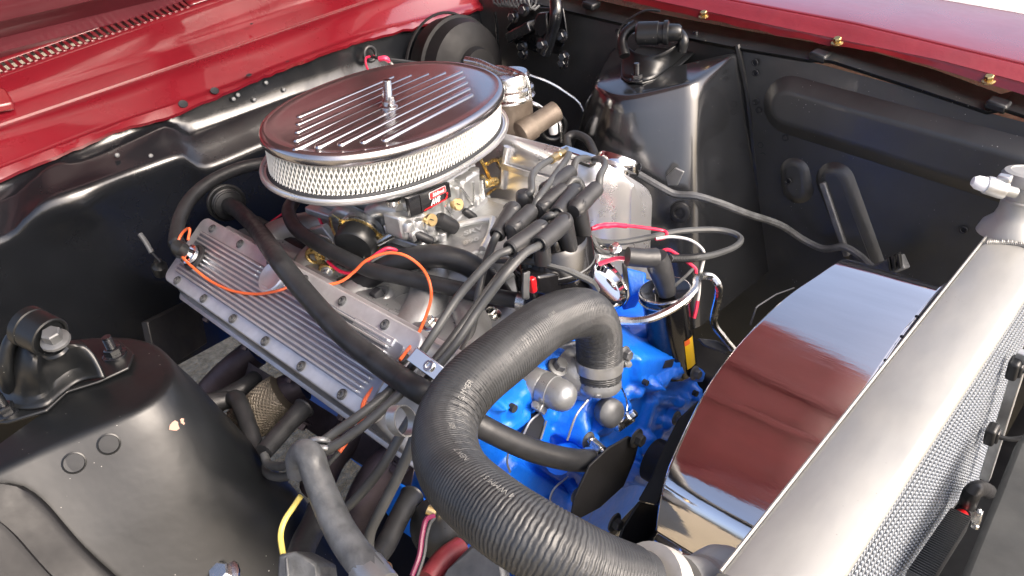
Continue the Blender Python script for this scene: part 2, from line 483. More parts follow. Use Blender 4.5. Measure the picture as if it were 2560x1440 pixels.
# brackets at the cowl's near end
mb = MB(); mb.prism([(-0.6, -0.3337, 0.1867), (-0.59, -0.3203, 0.1801), (-0.58, -0.3208, 0.1686), (-0.572, -0.3235, 0.1595), (-0.572, -0.352, 0.1622)], (0, 0, .012)); mb.build('corner_clip', 'redlip', body, bevel=.003)

# firewall: stepped black pressing
NF = 80
L0 = [p + V((-.012, 0, -.006)) for p in resample(edge, NF)]
L1 = resample(cr([(-0.505, -0.5511, 0.0554), (-0.5, -0.413, 0.0539), (-0.495, -0.3666, 0.0696), (-0.492, -0.3232, 0.0828), (-0.49, -0.279, 0.074), (-0.488, -0.1816, 0.0828), (-0.486, -0.141, 0.087), (-0.486, -0.1236, 0.0789), (-0.482, -0.1034, 0.0593), (-0.482, -0.0827, 0.0573), (-0.482, 0.1318, 0.0605), (-0.482, 0.153, 0.0572), (-0.486, 0.2721, 0.052), (-0.5, 0.5038, 0.0373), (-0.51, 0.6934, 0.0285)], 6), NF)
L2 = resample(cr([(-0.47, -0.5748, 0.0183), (-0.462, -0.4423, 0.0104), (-0.455, -0.4013, 0.0299), (-0.452, -0.364, 0.0477), (-0.448, -0.2949, 0.0499), (-0.445, -0.2142, 0.0449), (-0.44, -0.1544, 0.0449), (-0.44, -0.1416, 0.0401), (-0.437, -0.1276, 0.0168), (-0.437, -0.1096, 0.0075), (-0.44, 0.0025, 0.0082), (-0.445, 0.1327, 0.0073), (-0.455, 0.3408, -0.0027), (-0.47, 0.6434, -0.0302)], 6), NF)
fr = [L0, [a.lerp(b, .5) + V((-.004, 0, 0)) for a, b in zip(L0, L1)], [a.lerp(b, .92) + V((-.003, 0, 0)) for a, b in zip(L0, L1)], L1,
      [a.lerp(b, .12) + V((0.002, 0, .001)) for a, b in zip(L1, L2)], [a.lerp(b, .5) for a, b in zip(L1, L2)], [a.lerp(b, .88) for a, b in zip(L1, L2)],
      [p + V((.001, 0, .001)) for p in L2], [p + V((.003, 0, -.008)) for p in L2], [p + V((.002, 0, -.018)) for p in L2], [p + V((.0, 0, -.03)) for p in L2], [p + V((-.002, 0, -.045)) for p in L2], [p + V((-.004, 0, -.065)) for p in L2], [p + V((-.006, 0, -.09)) for p in L2], [V((-.46, p.y, -.22)) for p in L2], [V((-.455, p.y, -.335)) for p in L2]]
BC = V((-0.447, -0.3256, 0.0219))
for row in fr[6:14]:                                            # pressed boss under the step
    for p in row:
        d = (p - BC); w_ = math.exp(-((d.y / .075) ** 2 + (d.z / .045) ** 2)); p.x += .026 * w_; p.z += .006 * w_
mb = MB(); mb.grid(fr, flip=True); mb.build('firewall', 'black', body, sharp=70)
for p in [(-0.484, 0.0045, 0.0951), (-0.484, -0.0058, 0.0908), (-0.484, 0.0326, 0.0772), (-0.484, 0.0647, 0.1001), (-0.484, 0.0964, 0.0766), (-0.463, -0.2362, 0.0721), (-0.455, -0.1889, 0.0546)]:
    mb = MB(); mb.lathe(p, (1, 0, .4), [(.004, -.004), (.004, .002), (.002, .003), (0, .003)], 8); mb.build('weld_stud', 'greymetal', body)
# grommet hole with wires through the firewall
mb = MB(); mb.ring((-0.478, 0.3019, 0.0901), (1, 0, .1), .014, .004); mb.build('firewall_grommet', 'rubber', body)
# inner wing on the far (left) side
yb = .665
IW = [[(-0.5899, 0.665, 0.1176), (-0.2734, 0.665, 0.1096), (-0.1046, 0.665, 0.0942), (0.1546, 0.665, 0.0672), (0.1793, 0.665, 0.0556), (0.314, 0.665, 0.041), (0.4724, 0.665, 0.0195), (0.6205, 0.665, 0.002), (0.741, 0.665, -0.0162)]]
top = resample(IW[0], 60)
top = [V((p.x, .668, p.z - .006)) for p in resample([(-0.6527, 0.662, 0.1468), (-0.2705, 0.662, 0.1122), (-0.0255, 0.662, 0.0881), (0.1478, 0.662, 0.0759), (0.291, 0.662, 0.0697), (0.4687, 0.662, 0.0458), (0.5683, 0.662, 0.0273), (0.6877, 0.662, 0.0128), (0.7811, 0.662, -0.0005)], 60)]
bot = [V((p.x, .64, -.62)) for p in top]
mb = MB(); mb.grid([top, [p + V((0, -.003, -.02)) for p in top], [p + V((0, -.006, -.06)) for p in top], [p + V((0, -.007, -.12)) for p in top], [p + V((0, -.010, -.2)) for p in top], bot]); mb.build('inner_wing', 'wing', body)
# long pressed swage along the inner wing
def stadium_ring(a, b, r, off, depth, nrm, n=12):
    a, b, nrm = V(a), V(b), V(nrm).normalized(); t = (b - a).normalized(); s = nrm.cross(t)
    out = []
    for k in range(n + 1):
        th = -math.pi / 2 + math.pi * k / n; out.append(b + (t * math.cos(th) + s * math.sin(th)) * (r + off) + nrm * depth)
    for k in range(n + 1):
        th = math.pi / 2 + math.pi * k / n; out.append(a + (t * math.cos(th) + s * math.sin(th)) * (r + off) + nrm * depth)
    return out
def swage(a, b, r, name, h=.012, w=.02, nrm=(0, -1, .05), m='wing'):
    rr = [stadium_ring(a, b, r, o, d, nrm) for o, d in ((.012, -.006), (.004, .001), (-.002, .0045), (-.010, h * .8), (-w, h), (-w - .006, h))]
    mb = MB(); mb.grid(rr, closed=True); n0 = len(mb.v) - len(rr[0]); mb.f.append(tuple(range(n0, n0 + len(rr[0])))); return mb.build(name, m, body, sharp=60)
sa, sb_ = [(0.262, 0.658, -0.0145), (0.7097, 0.658, -0.0702)]
swage(sa, sb_, .043, 'wing_swage', .014, .016)
sa, sb_ = [(0.3595, 0.653, -0.1372), (0.4491, 0.649, -0.3018)]
swage(sa, sb_, .024, 'drain_swage', .006, .010)
sa, sb_ = [(0.2835, 0.655, -0.1362), (0.2919, 0.652, -0.1654)]
swage(sa, sb_, .020, 'round_swage', .006, .008)
mb = MB(); mb.beam(*[(0.3421, 0.645, -0.1382), (0.4067, 0.64, -0.2688)], .012, .012, (0, -1, .3)); mb.build('drain_rib_highlight', 'greymetal', body, bevel=.003)  # lighter grey paints the highlight along the swage's left rib
for p in [(0.1877, 0.66, 0.0529), (0.1899, 0.66, 0.0344), (0.1955, 0.66, -0.0184), (0.2022, 0.66, -0.0326), (0.2115, 0.66, -0.099), (0.218, 0.66, -0.1187), (0.2195, 0.66, -0.1681), (0.2821, 0.648, -0.003), (0.5775, 0.648, -0.0297), (0.258, 0.66, -0.0764), (0.2798, 0.642, -0.1505), (0.6211, 0.655, -0.0463), (0.5764, 0.655, -0.1711), (0.299, 0.655, -0.1872), (-0.1163, 0.66, 0.0802)]:
    mb = MB(); mb.ring(p, (0, 1, 0), .0052, .0016, 14, 6); mb.lathe(p, (0, -1, 0), [(.0048, -.002), (0, -.0015)], 12)
    mb.build('punched_hole', 'dark', body)
# top flange of the inner wing
fl0 = resample([(-0.5415, 0.69, 0.1423), (-0.317, 0.69, 0.1209), (-0.0833, 0.69, 0.0963), (0.1233, 0.69, 0.0805), (0.2776, 0.69, 0.0707), (0.2952, 0.69, 0.0775), (0.458, 0.69, 0.05), (0.5666, 0.69, 0.0229), (0.5806, 0.69, 0.0327), (0.6819, 0.69, 0.0121)], 60)
fl1 = resample([(-0.5146, 0.662, 0.1319), (-0.2705, 0.662, 0.1122), (-0.0255, 0.662, 0.0881), (0.1478, 0.662, 0.0759), (0.291, 0.662, 0.0697), (0.3146, 0.662, 0.0752), (0.4687, 0.662, 0.0458), (0.5686, 0.662, 0.0261), (0.588, 0.662, 0.0343), (0.6877, 0.662, 0.0128)], 60)
mb = MB(); mb.grid([[p + V((0, .06, 0)) for p in fl0], fl0, fl1, [p + V((0, .001, -.006)) for p in fl1]], flip=True); mb.build('wing_flange', 'towerblack', body, solid=.002)
for p in [(0.298, 0.676, 0.0735), (0.5765, 0.676, 0.0328), (-0.1993, 0.68, 0.1214)]:
    mb = MB(); mb.box(p, (.03, .03, .014), Matrix.Rotation(.2, 3, 'Y')); mb.build('flange_tab', 'towerblack', body, bevel=.004)

# shock towers -----------------------------------------------------------------
def tower(top, bot, counts, label, m='towerblack', crown=.004):
    """pressed tower: each rim is given in runs, so that corners stay corners"""
    A, B = [], []
    for a, b, k in zip(top, bot, counts): A += resample(cr(a, 6), k)[:-1]; B += resample(cr(b, 6), k)[:-1]
    A.append(V(top[-1][-1])); B.append(V(bot[-1][-1])); n = len(A)
    for it in range(2):
        A = [A[0]] + [(A[i - 1] + A[i] * 2 + A[i + 1]) / 4 for i in range(1, n - 1)] + [A[-1]]
        B = [B[0]] + [(B[i - 1] + B[i] * 2 + B[i + 1]) / 4 for i in range(1, n - 1)] + [B[-1]]
    c = sum(A, V((0, 0, 0))) / n
    rows = [[c.lerp(p, t) + V((0, 0, crown * (1 - t))) for p in A] for t in (.1, .5, .86, .95)]
    rows.append([p + (p - c).normalized() * .002 + V((0, 0, -.001)) for p in A])
    rows.append([p + (p - c).normalized() * .007 + V((0, 0, -.006)) for p in A])
    rows.append([p.lerp(q, .05) + (p - c).normalized() * .008 + V((0, 0, -.008)) for p, q in zip(A, B)])
    for t in (.12, .25, .4, .55, .7, .85, 1): rows.append([p.lerp(q, t) + (p - c).normalized() * .008 * (1 - t) for p, q in zip(A, B)])
    mb = MB(); mb.grid(rows, flip=True); mb.f.append(tuple(range(n)))
    return mb.build('shock_tower', m, body, sharp=75, label=label)
tower([[(-.13, .665, .045), (-.08, .57, .046), (-.035, .492, .047)], [(-.035, .492, .047), (-.020, .466, .047), (.01, .443, .047), (.045, .428, .046), (.070, .428, .046), (.085, .437, .047), (.12, .470, .053), (.157, .506, .060)], [(.157, .506, .060), (.154, .58, .064), (.147, .665, .066)]],
      [[(-.22, .665, -.36), (-.20, .53, -.36), (-.18, .43, -.36)], [(-.18, .43, -.36), (-.16, .40, -.36), (-.09, .365, -.36), (0, .335, -.36), (.07, .320, -.36), (.11, .322, -.36), (.18, .355, -.36), (.245, .390, -.36)], [(.245, .390, -.36), (.25, .50, -.36), (.255, .665, -.36)]], (12, 26, 14), 'far glossy black shock tower', 'towergloss')
mb = MB(); mb.tube([tuple(x) for x in [(0.148, 0.664, 0.0797), (0.1772, 0.664, -0.0188), (0.2044, 0.66, -0.1565), (0.223, 0.655, -0.2627)]], .006, 8); mb.build('tower_flange', 'towerblack', body)
tower([[(0.0741, -0.6725, -0.0), (0.0902, -0.5953, 0.0), (0.096, -0.5414, 0.0), (0.1131, -0.475, 0.0), (0.1093, -0.4453, 0.0), (0.0908, -0.4239, 0.0)], [(0.0908, -0.4239, 0.0), (0.0533, -0.4125, 0.0), (0.0018, -0.4112, 0.0), (-0.0402, -0.4269, 0.0)], [(-0.0402, -0.4269, 0.0), (-0.0982, -0.4775, 0.0), (-0.1337, -0.5352, 0.0), (-0.1306, -0.6353, -0.0)]],
      [[(.32, -.80, -.42), (.30, -.60, -.42), (.30, -.50, -.42), (.285, -.40, -.42), (.255, -.335, -.42)], [(.255, -.335, -.42), (.17, -.30, -.42), (.0, -.29, -.42), (-.12, -.29, -.42)], [(-.12, -.29, -.42), (-.22, -.38, -.42), (-.22, -.6, -.42), (-.2, -.8, -.42)]], (26, 14, 12), 'near black shock tower with scratched paint')
# scratches and chips on the near tower, sunk shallow discs
for p, n in (((.1107, -.5414, -.0209), (.88, -.21, .43)), ((.1172, -.5076, -.0176), (.89, -.22, .41))):
    mb = MB(); mb.lathe(V(p) - V(n) * .0015, n, [(.0115, 0), (.0112, .0022), (.0098, .0028), (.0092, .0016), (0, .0018)], 24); mb.build('plug_button', 'towerblack', body)
random.seed(11)
for p, n, r in (((.1281, -.4469, -.0321), (.83, .27, .48), .0065), ((.1261, -.4384, -.0339), (.77, .43, .48), .0035), ((.1275, -.4430, -.0350), (.8, .35, .48), .004)):
    x, y, a = basis(n); mb = MB()
    mb.prism([V(p) + a * .0003 + (x * math.cos(t) + y * math.sin(t)) * r * random.uniform(.4, 1.2) for t in [2 * math.pi * k / 9 for k in range(9)]], a * .0004); mb.build('paint_chip', 'chip', body)
# near inner wing, with the flange seam running down beside the tower
a0 = resample(cr([(.095, -.640, .004), (.105, -.600, -.010), (.118, -.585, -.035), (.148, -.577, -.092), (.19, -.56, -.16), (.24, -.54, -.24)], 5), 30)
mb = MB(); mb.grid([[p + V((.002, .004, .002)) for p in a0], [p + V((.004, 0, .006)) for p in a0], [p + V((.006, -.006, .005)) for p in a0], [p + V((.012, -.03, .000)) for p in a0], [p + V((.014, -.032, .006)) for p in a0], [p + V((.016, -.036, .006)) for p in a0], [p + V((.03, -.16, .012)) for p in a0], [p + V((.04, -.3, .03)) for p in a0]])
mb.build('inner_wing', 'blackflat', body, sharp=40, solid=.002)
# chassis rails, crossmember low in the bay
mb = MB(); mb.beam((-.5, -.36, -.45), (.85, -.36, -.50), .09, .12); mb.build('chassis_rail', 'blackflat', body, bevel=.01)
mb = MB(); mb.beam((-.5, .40, -.45), (.85, .40, -.50), .09, .12); mb.build('chassis_rail', 'blackflat', body, bevel=.01)
mb = MB(); mb.beam((.2, -.4, -.60), (.2, .4, -.60), .14, .08); mb.build('crossmember', 'blackflat', body, bevel=.01)
mb = MB(); mb.beam((-.02, -.25, -.52), (.33, -.25, -.55), .26, .03); mb.build('underbay_shade_sheet', 'blackflat', body, bevel=.01)  # added black sheet, stands in for the shade below the engine
mb = MB(); mb.beam(*[(-0.3, -0.348, -0.1851), (-0.42, -0.2249, -0.2497)], .012, .09); mb.build('floor_brace', 'blackflat', body, bevel=.002)

# ================================================================== HOOD, raised over the bay (its underside is what the bright metal mirrors)
hood = thing('hood', 'raised dark red hood seen as a sliver behind the louvres', 'hood', (-.66, 0, .22))
hd = V((math.cos(math.radians(37)), 0, math.sin(math.radians(37)))); hn = V((-hd.z, 0, hd.x))
h0 = V((-.700, 0, .208))
mb = MB()
rows = []
for t in [0, .01, .04, .06, .10, .13, .3, .6, .9, 1.3, 1.78]:
    dz = {0: .004, .01: 0, .04: .0, .06: .012, .10: .012, .13: 0}.get(t, .03)
    rows.append([h0 + hd * t + hn * dz + V((0, y if y > -.5 else y + .17 * min(1, max(0, t - .3) / .5), 0)) for y in (-.70, -.66, -.35, 0, .35, .64, .68)])
mb.grid(rows[:7]); mb.build('hood_rear_edge', 'hoodunder', hood, solid=.003, sharp=30)
mb = MB(); mb.grid(rows[6:]); mb.build('hood_skin', 'hoodunder', hood, solid=.003, sharp=30)
for y in (-.45, 0, .4):
    mb = MB(); mb.beam(h0 + hd * .15 + V((0, y, 0)) - hn * .0, h0 + hd * 1.7 + V((0, y, 0)) - hn * 0.0, .07, .03, hn); mb.build('hood_rib', 'hoodunder', hood, bevel=.01)
mb = MB(); mb.beam(h0 + hd * 1.70 + V((0, -.50, 0)), h0 + hd * 1.70 + V((0, .66, 0)), .1, .03, hn); mb.build('hood_rib', 'hoodunder', hood, bevel=.01)

# ================================================================== FAR FENDER
fen = thing('fender', 'dark red far fender with pale reflecting top edge', 'fender', (.3, .75, .1))
p0_ = resample([(-0.4174, 0.7, 0.1639), (-0.1295, 0.7, 0.1311), (0.1407, 0.7, 0.1013), (0.3021, 0.7, 0.0865), (0.3832, 0.7, 0.084), (0.4815, 0.7, 0.0681), (0.6013, 0.7, 0.0457), (0.7053, 0.7, 0.0237)], 70)
p1_ = resample([(-0.4205, 0.705, 0.1754), (-0.0934, 0.705, 0.137), (0.1371, 0.705, 0.1126), (0.2986, 0.705, 0.0962), (0.4778, 0.705, 0.0788), (0.5968, 0.705, 0.0598), (0.6996, 0.705, 0.0416)], 70)
p2_ = resample([(-0.4462, 0.735, 0.1942), (-0.0758, 0.735, 0.153), (0.1189, 0.735, 0.1327), (0.3264, 0.735, 0.1127), (0.5853, 0.735, 0.0756), (0.6889, 0.735, 0.0598)], 70)
p3_ = resample([(-0.6974, 1.0, 0.1823), (-0.2588, 1.0, 0.1448), (-0.0296, 1.0, 0.1298), (0.1505, 1.0, 0.116), (0.3604, 1.0, 0.0971), (0.5152, 1.0, 0.0803), (0.6359, 1.0, 0.0641)], 70)
for i, p in enumerate(p0_): p.z += .003 * noise.noise(V((i * .4, 1, 5))) + .0015 * noise.noise(V((i * 1.7, 1, 5)))
q = lambda A, B, t, dy=0, dz=0: [a.lerp(b, t) + V((0, dy, dz)) for a, b in zip(A, B)]
mb = MB(); mb.grid([[p + V((0, .015, -.004)) for p in p0_], p0_, q(p0_, p1_, .6), p1_, q(p1_, p2_, .06, -.002), q(p1_, p2_, .5), q(p1_, p2_, .94, -.002), p2_], flip=True)
mb.build('fender_lip', 'redlip', fen, solid=.0015, sharp=55)
p2b = [p + V((0, .0005, .0006)) for p in p2_]
mb = MB(); mb.grid([p2b, q(p2_, p3_, .04, 0, .002), q(p2_, p3_, .3, 0, .004), q(p2_, p3_, .6, 0, .004), p3_, [p + V((0, .05, -.006)) for p in p3_], [p + V((0, .09, -.03)) for p in p3_], [p + V((0, .12, -.10)) for p in p3_], [p + V((0, .13, -.3)) for p in p3_]], flip=True)
mb.build('fender_top', 'red', fen, solid=.0015, sharp=60)
proto = None
for p in [(0.0554, 0.702, 0.1176), (0.3139, 0.702, 0.0945), (0.551, 0.702, 0.0617)]:
    if proto is None:
        b_ = MB(); b_.hexbolt((0, 0, 0), (0, -.35, 1), .0068, .009); proto = b_.build('fender_bolt', 'gold', fen); place(proto, p, fen)
    else: copy_at(proto, p, fen)

# ================================================================== HOOD HINGE
mb = MB(); mb.prism([(-0.4096, 0.635, 0.0662), (-0.3504, 0.635, 0.1184), (-0.2354, 0.635, 0.1226), (-0.227, 0.635, 0.0662), (-0.2554, 0.635, 0.025), (-0.3264, 0.635, 0.0214), (-0.3867, 0.635, 0.0327)], (0, -.004, 0)); hg = mb.build('hood_hinge', 'black', body, bevel=.002)
mb = MB(); mb.tube([(-0.2465, 0.62, 0.1569), (-0.227, 0.6, 0.1233), (-0.2421, 0.6, 0.0818), (-0.2693, 0.6, 0.0389)], [.012, .014, .012, .018], 10); mb.build('hinge_lever', 'black', hg)
mb = MB(); mb.beam(*[(-0.3618, 0.6, 0.0602), (-0.292, 0.6, 0.0921)], .036, .022); mb.build('hinge_arm', 'black', hg, bevel=.003)
mb = MB(); mb.prism([(-0.286, 0.6, 0.0943), (-0.2693, 0.6, 0.1201), (-0.2423, 0.6, 0.1237), (-0.2442, 0.6, 0.0832), (-0.2636, 0.6, 0.0698), (-0.279, 0.6, 0.075)], (0, -.012, 0)); mb.build('hinge_link', 'black', hg, bevel=.003)
for p in [(-0.3506, 0.6, 0.1038), (-0.3174, 0.6, 0.1205), (-0.2584, 0.585, 0.0576), (-0.3425, 0.61, 0.0387), (-0.3422, 0.61, 0.022), (-0.24, 0.63, 0.0222), (-0.2436, 0.63, 0.0079), (-0.2329, 0.62, 0.0694)]:
    mb = MB(); mb.hexbolt(p, (.25, -1, .2), .009, .012); mb.build('hinge_bolt', 'black', hg)
sp = MB()
P = [V((-0.4196, 0.62, 0.1339)) + V((.0017 * i, 0, 0)) + V((0, math.cos(i * .9), math.sin(i * .9))) * .016 for i in range(70)]
sp.tube(P, .0028, 6, 1); sp.build('hinge_spring', 'greymetal', hg)
tag(MB().tube([(-0.4481, 0.64, 0.0971), (-0.449, 0.64, 0.0523), (-0.4513, 0.64, 0.0061)], .003, 8).build('speedometer_cable', 'black'), 'thin black cable running down the far firewall corner', 'cable')

# ================================================================== BRAKE BOOSTER + MASTER CYLINDER
bb = thing('brake_booster', 'round black brake booster behind the air cleaner', 'booster', (-0.42, 0.4519, 0.0276))
mb = MB(); mb.lathe((-0.46, 0.4849, 0.0132), (1, 0, .05), [(.105, 0), (.108, .03), (.112, .034), (.112, .044), (.106, .048), (.098, .075), (.06, .095), (.05, .096), (.045, .11), (.03, .112), (0, .112)], 44)
mb.build('booster_shell', 'booster', bb)
mb = MB(); mb.ring((-0.42, 0.4519, 0.0276), (1, 0, .05), .111, .003, 44, 6); mb.build('booster_rim', 'booster', bb)
mc = thing('master_cylinder', 'brown cast brake master cylinder with shiny zinc cap and bail wire', 'master cylinder', (-0.1007, 0.33, 0.0058))
c0 = V((-0.1061, 0.33, -0.0182)); up = V((.0, -.02, 1))
mb = MB(); mb.lathe(c0, up, [(.030, -.02), (.037, -.012), (.037, .055), (.039, .058), (.039, .064)], 26); mb.build('reservoir', 'master', mc)
mb = MB(); mb.lathe(c0 + up * .065, up, [(.043, 0), (.044, .004), (.040, .008), (.040, .012), (.043, .014), (.043, .019), (.038, .022), (.038, .040), (.034, .046), (0, .047)], 30); mb.build('reservoir_cap', 'zinc', mc)
mb = MB(); mb.tube([c0 + V(v) for v in ((-.05, .0, .066), (-.046, .0, .105), (-.02, 0, .118), (.03, 0, .113), (.045, .0, .10), (.048, 0, .068))], .003, 8); mb.build('bail_wire', 'zinc', mc)
a, b = [(-0.0952, 0.33, -0.0278), (-0.0573, 0.36, 0.0034)]
mb = MB(); mb.lathe((-0.066, 0.3, -0.0061), V((-0.0507, 0.36, 0.0106)) - V((-0.066, 0.3, -0.0061)), [(.016, 0), (.022, .004), (.022, .03), (.019, .034), (.019, .085), (0, .086)], 22); mb.build('cylinder_bore', 'master', mc)
mb = MB(); mb.tube([(-0.1032, 0.36, 0.0319), (-0.0855, 0.37, 0.024), (-0.0743, 0.38, 0.0105), (-0.0561, 0.38, -0.0032)], .0042, 8); mb.build('pipe_union', 'zinc', mc)
sw = thing('brake_light_switch', 'white brake light connector in a black boot beside the master cylinder', 'switch', (-0.0761, 0.4, -0.0275))
mb = MB(); mb.lathe((-0.0753, 0.4, -0.0401), V((0, 0, 1)), [(.008, 0), (.009, .003), (.009, .03), (.006, .036), (0, .037)], 14); mb.build('connector', 'seal', sw)
mb = MB(); mb.ring((-0.0833, 0.41, -0.0323), (.8, -.6, .1), .024, .004, 24, 8); mb.build('connector_shell', 'plastic', sw)
tag(MB().tube([(-0.0904, 0.4, -0.0019), (-0.0794, 0.41, -0.0033), (-0.0644, 0.41, -0.0226), (-0.0657, 0.41, -0.0586)], .0032, 8).build('brake_pipe', 'zinc'), 'short steel brake pipe looping round the white connector', 'pipe')
tag(MB().tube([(-0.183, 0.3, 0.1135), (-0.1559, 0.31, 0.1082), (-0.1226, 0.32, 0.0953), (-0.0947, 0.33, 0.089)], .0068, 10).build('vacuum_pipe', 'zinc'), 'bright metal pipe running behind the air cleaner lid', 'pipe')
tag(MB().tube([(-0.268, 0.52, 0.0173), (-0.2184, 0.55, -0.0061), (-0.1827, 0.57, -0.0326), (-0.1599, 0.58, -0.0538), (-0.1448, 0.58, -0.0863)], .0028, 8).build('brake_line', 'zinc'), 'thin speckled brake line curving down the far corner', 'pipe')
tag(MB().tube([(0.0203, 0.3303, -0.0253), (0.0008, 0.352, -0.0169), (0.01, 0.3656, -0.0132), (0.041, 0.3606, -0.0173), (0.0895, 0.3213, -0.022)], .0075, 10).build('vacuum_hose', 'rubber'), 'small dark hose arching above the polished valve cover', 'hose')
wl = thing('firewall_wire', 'red and pink wires coming out of the firewall grommet', 'wires', (-0.46, 0.3012, 0.0801))
MB().tube([(-0.47, 0.3051, 0.086), (-0.46, 0.2783, 0.0905), (-0.45, 0.2687, 0.0782), (-0.44, 0.2651, 0.07)], .0022, 6).build('wire', 'redwire', wl)
MB().tube([(-0.47, 0.2955, 0.0886), (-0.44, 0.2978, 0.0866), (-0.42, 0.3312, 0.0749), (-0.42, 0.3908, 0.0517)], .0035, 6).build('wire', 'rubber', wl)
MB().tube([(-0.44, 0.2955, 0.0857), (-0.43, 0.3024, 0.0866), (-0.43, 0.3109, 0.0794)], .0055, 8).build('wire', 'pinkwire', wl)
MB().tube([(-0.43, 0.3051, 0.081), (-0.43, 0.3141, 0.0752), (-0.42, 0.3113, 0.0707)], .0025, 8).build('wire', 'whitewire', wl)

# ================================================================== AIR CLEANER
LP, LU, LF, LN = V((-0.012, 0.0, 0.15)), V((-0.23897, 0.96961, -0.05248)), V((0.96543, 0.23145, -0.11989)), V((0.1041, 0.07931, 0.9914))
def L(a, b, h): return LP + LU * a + LF * b + LN * h
AC_A, AC_B, AC_S = .026, -.016, .078
def oval(R, h, n=80):
    """rounded oval outline, R its half width"""
    out, e = [], 2 / 2.2
    for k in range(n):
        th = 2 * math.pi * k / n; c, s_ = math.cos(th), math.sin(th)
        out.append(L(AC_A + (R + AC_S) * math.copysign(abs(c) ** e, c), AC_B + R * math.copysign(abs(s_) ** e, s_), h))
    return out
ac = thing('air_cleaner', 'oval chrome air cleaner with finned lid and white mesh filter', 'air cleaner', L(.025, -.016, -.078))
R0 = .131
mb = MB(); rows = [oval(R0 - d, h) for d, h in ((.006, -.016), (.0, -.0165), (-.002, -.014), (-.002, -.007), (.0, -.002), (.004, .0005), (.008, .0), (.012, -.0012), (.020, -.0008), (.05, .0005), (.09, .0015), (.12, .002))]
mb.grid(rows, closed=True, flip=True); n0 = len(mb.v) - len(rows[-1]); mb.f.append(tuple(range(n0, n0 + len(rows[-1]))))
lid = mb.build('lid', 'lid', ac, sharp=70)
for i in range(9):
    bw = -(.0786 - .0181 * i); half = .183 - .0207 * abs(i - 4)
    mb = MB(); a, b = L(.0075 - half, bw, 0), L(.0075 + half, bw, 0)
    rr = [stadium_ring(a, b, .0042, o, h, LN, 6) for o, h in ((.0014, -.002), (.0, .0012), (-.0010, .0024), (-.0026, .0027))]
    mb.grid(rr, closed=True); n0 = len(mb.v) - len(rr[0]); mb.f.append(tuple(range(n0, n0 + len(rr[0]))))
    mb.build('lid_fin', 'lid', lid, sharp=50)
mb = MB(); st = L(.0, .0, .001)
mb.cyl(L(0, 0, -.05), L(0, 0, .040), .0052, n=14)
for k in range(22): mb.ring(L(0, 0, .004 + .0016 * k), LN, .0052, .0007, 14, 4)
mb.build('stud', 'zinc', lid)
mb = MB(); mb.lathe(L(0, 0, .002), LN, [(.0125, 0), (.0125, .0015), (.009, .003), (.009, .009), (.007, .011)], 18)
for s in (-1, 1):
    ax = LU * .6 + LF * -.8
    mb.tube([L(0, 0, .006) + ax * s * .006, L(0, 0, .010) + ax * s * .013, L(0, 0, .018) + ax * s * .017, L(0, 0, .022) + ax * s * .017], [.0045, .0042, .004, .0035], 8)
mb.build('wing_nut', 'zinc', lid)
# filter element: pleated paper behind an expanded wire mesh
def along(pts, n):
    P = pts + [pts[0]]; return resample(P, n + 1)[:-1]
NP = 300
A = along(oval(.1255, -.015, 80), NP); B = along(oval(.1255, -.060, 80), NP); cen = L(AC_A, AC_B, 0)
def outw(p):
    q = p - LP; a, b = (q.dot(LU) - AC_A) / .21, (q.dot(LF) - AC_B) / .128
    d = LU * math.copysign(abs(a) ** 1.2, a) / .21 + LF * math.copysign(abs(b) ** 1.2, b) / .128
    return d.normalized()
mb = MB(); rr = []
for row in (A, B): rr.append([p + outw(p) * (-.0045 if i % 2 else 0.0) for i, p in enumerate(row)])
mb.grid(rr, closed=True, flip=True); mb.build('filter_paper', 'white', ac, sharp=20)
mb = MB(); ns = 175; fine = along(oval(.1268, 0, 80), ns * 4)
for sgn in (1, -1):
    for i in range(ns):
        pts = []
        for k in range(5):
            p = fine[(i * 4 + sgn * k * 3) % len(fine)]; pts.append(p + LN * (-.0155 - .0444 * k / 4) + outw(p) * (.0007 * sgn))
        mb.tube(pts, .0009, 4, 1, cap=False)
o = mb.build('filter_mesh', 'strand', ac); o['kind'] = 'stuff'
mb = MB(); mb.grid([oval(.122, -.0555), oval(.1295, -.0560), oval(.1315, -.0585), oval(.1315, -.061)], closed=True, flip=True); mb.build('seal_ring', 'dark', ac)
mb = MB(); rows = [oval(R, h) for R, h in ((.10, -.0585), (.128, -.0585), (.1345, -.0600), (.1365, -.0565), (.1390, -.0560), (.1405, -.0590), (.1400, -.0630), (.136, -.0668), (.115, -.071), (.08, -.076))]
mb.grid(rows, closed=True, flip=True); n0 = len(mb.v) - len(rows[-1]); mb.f.append(tuple(range(n0, n0 + len(rows[-1]))))
mb.build('base_pan', 'polished', ac, sharp=60)

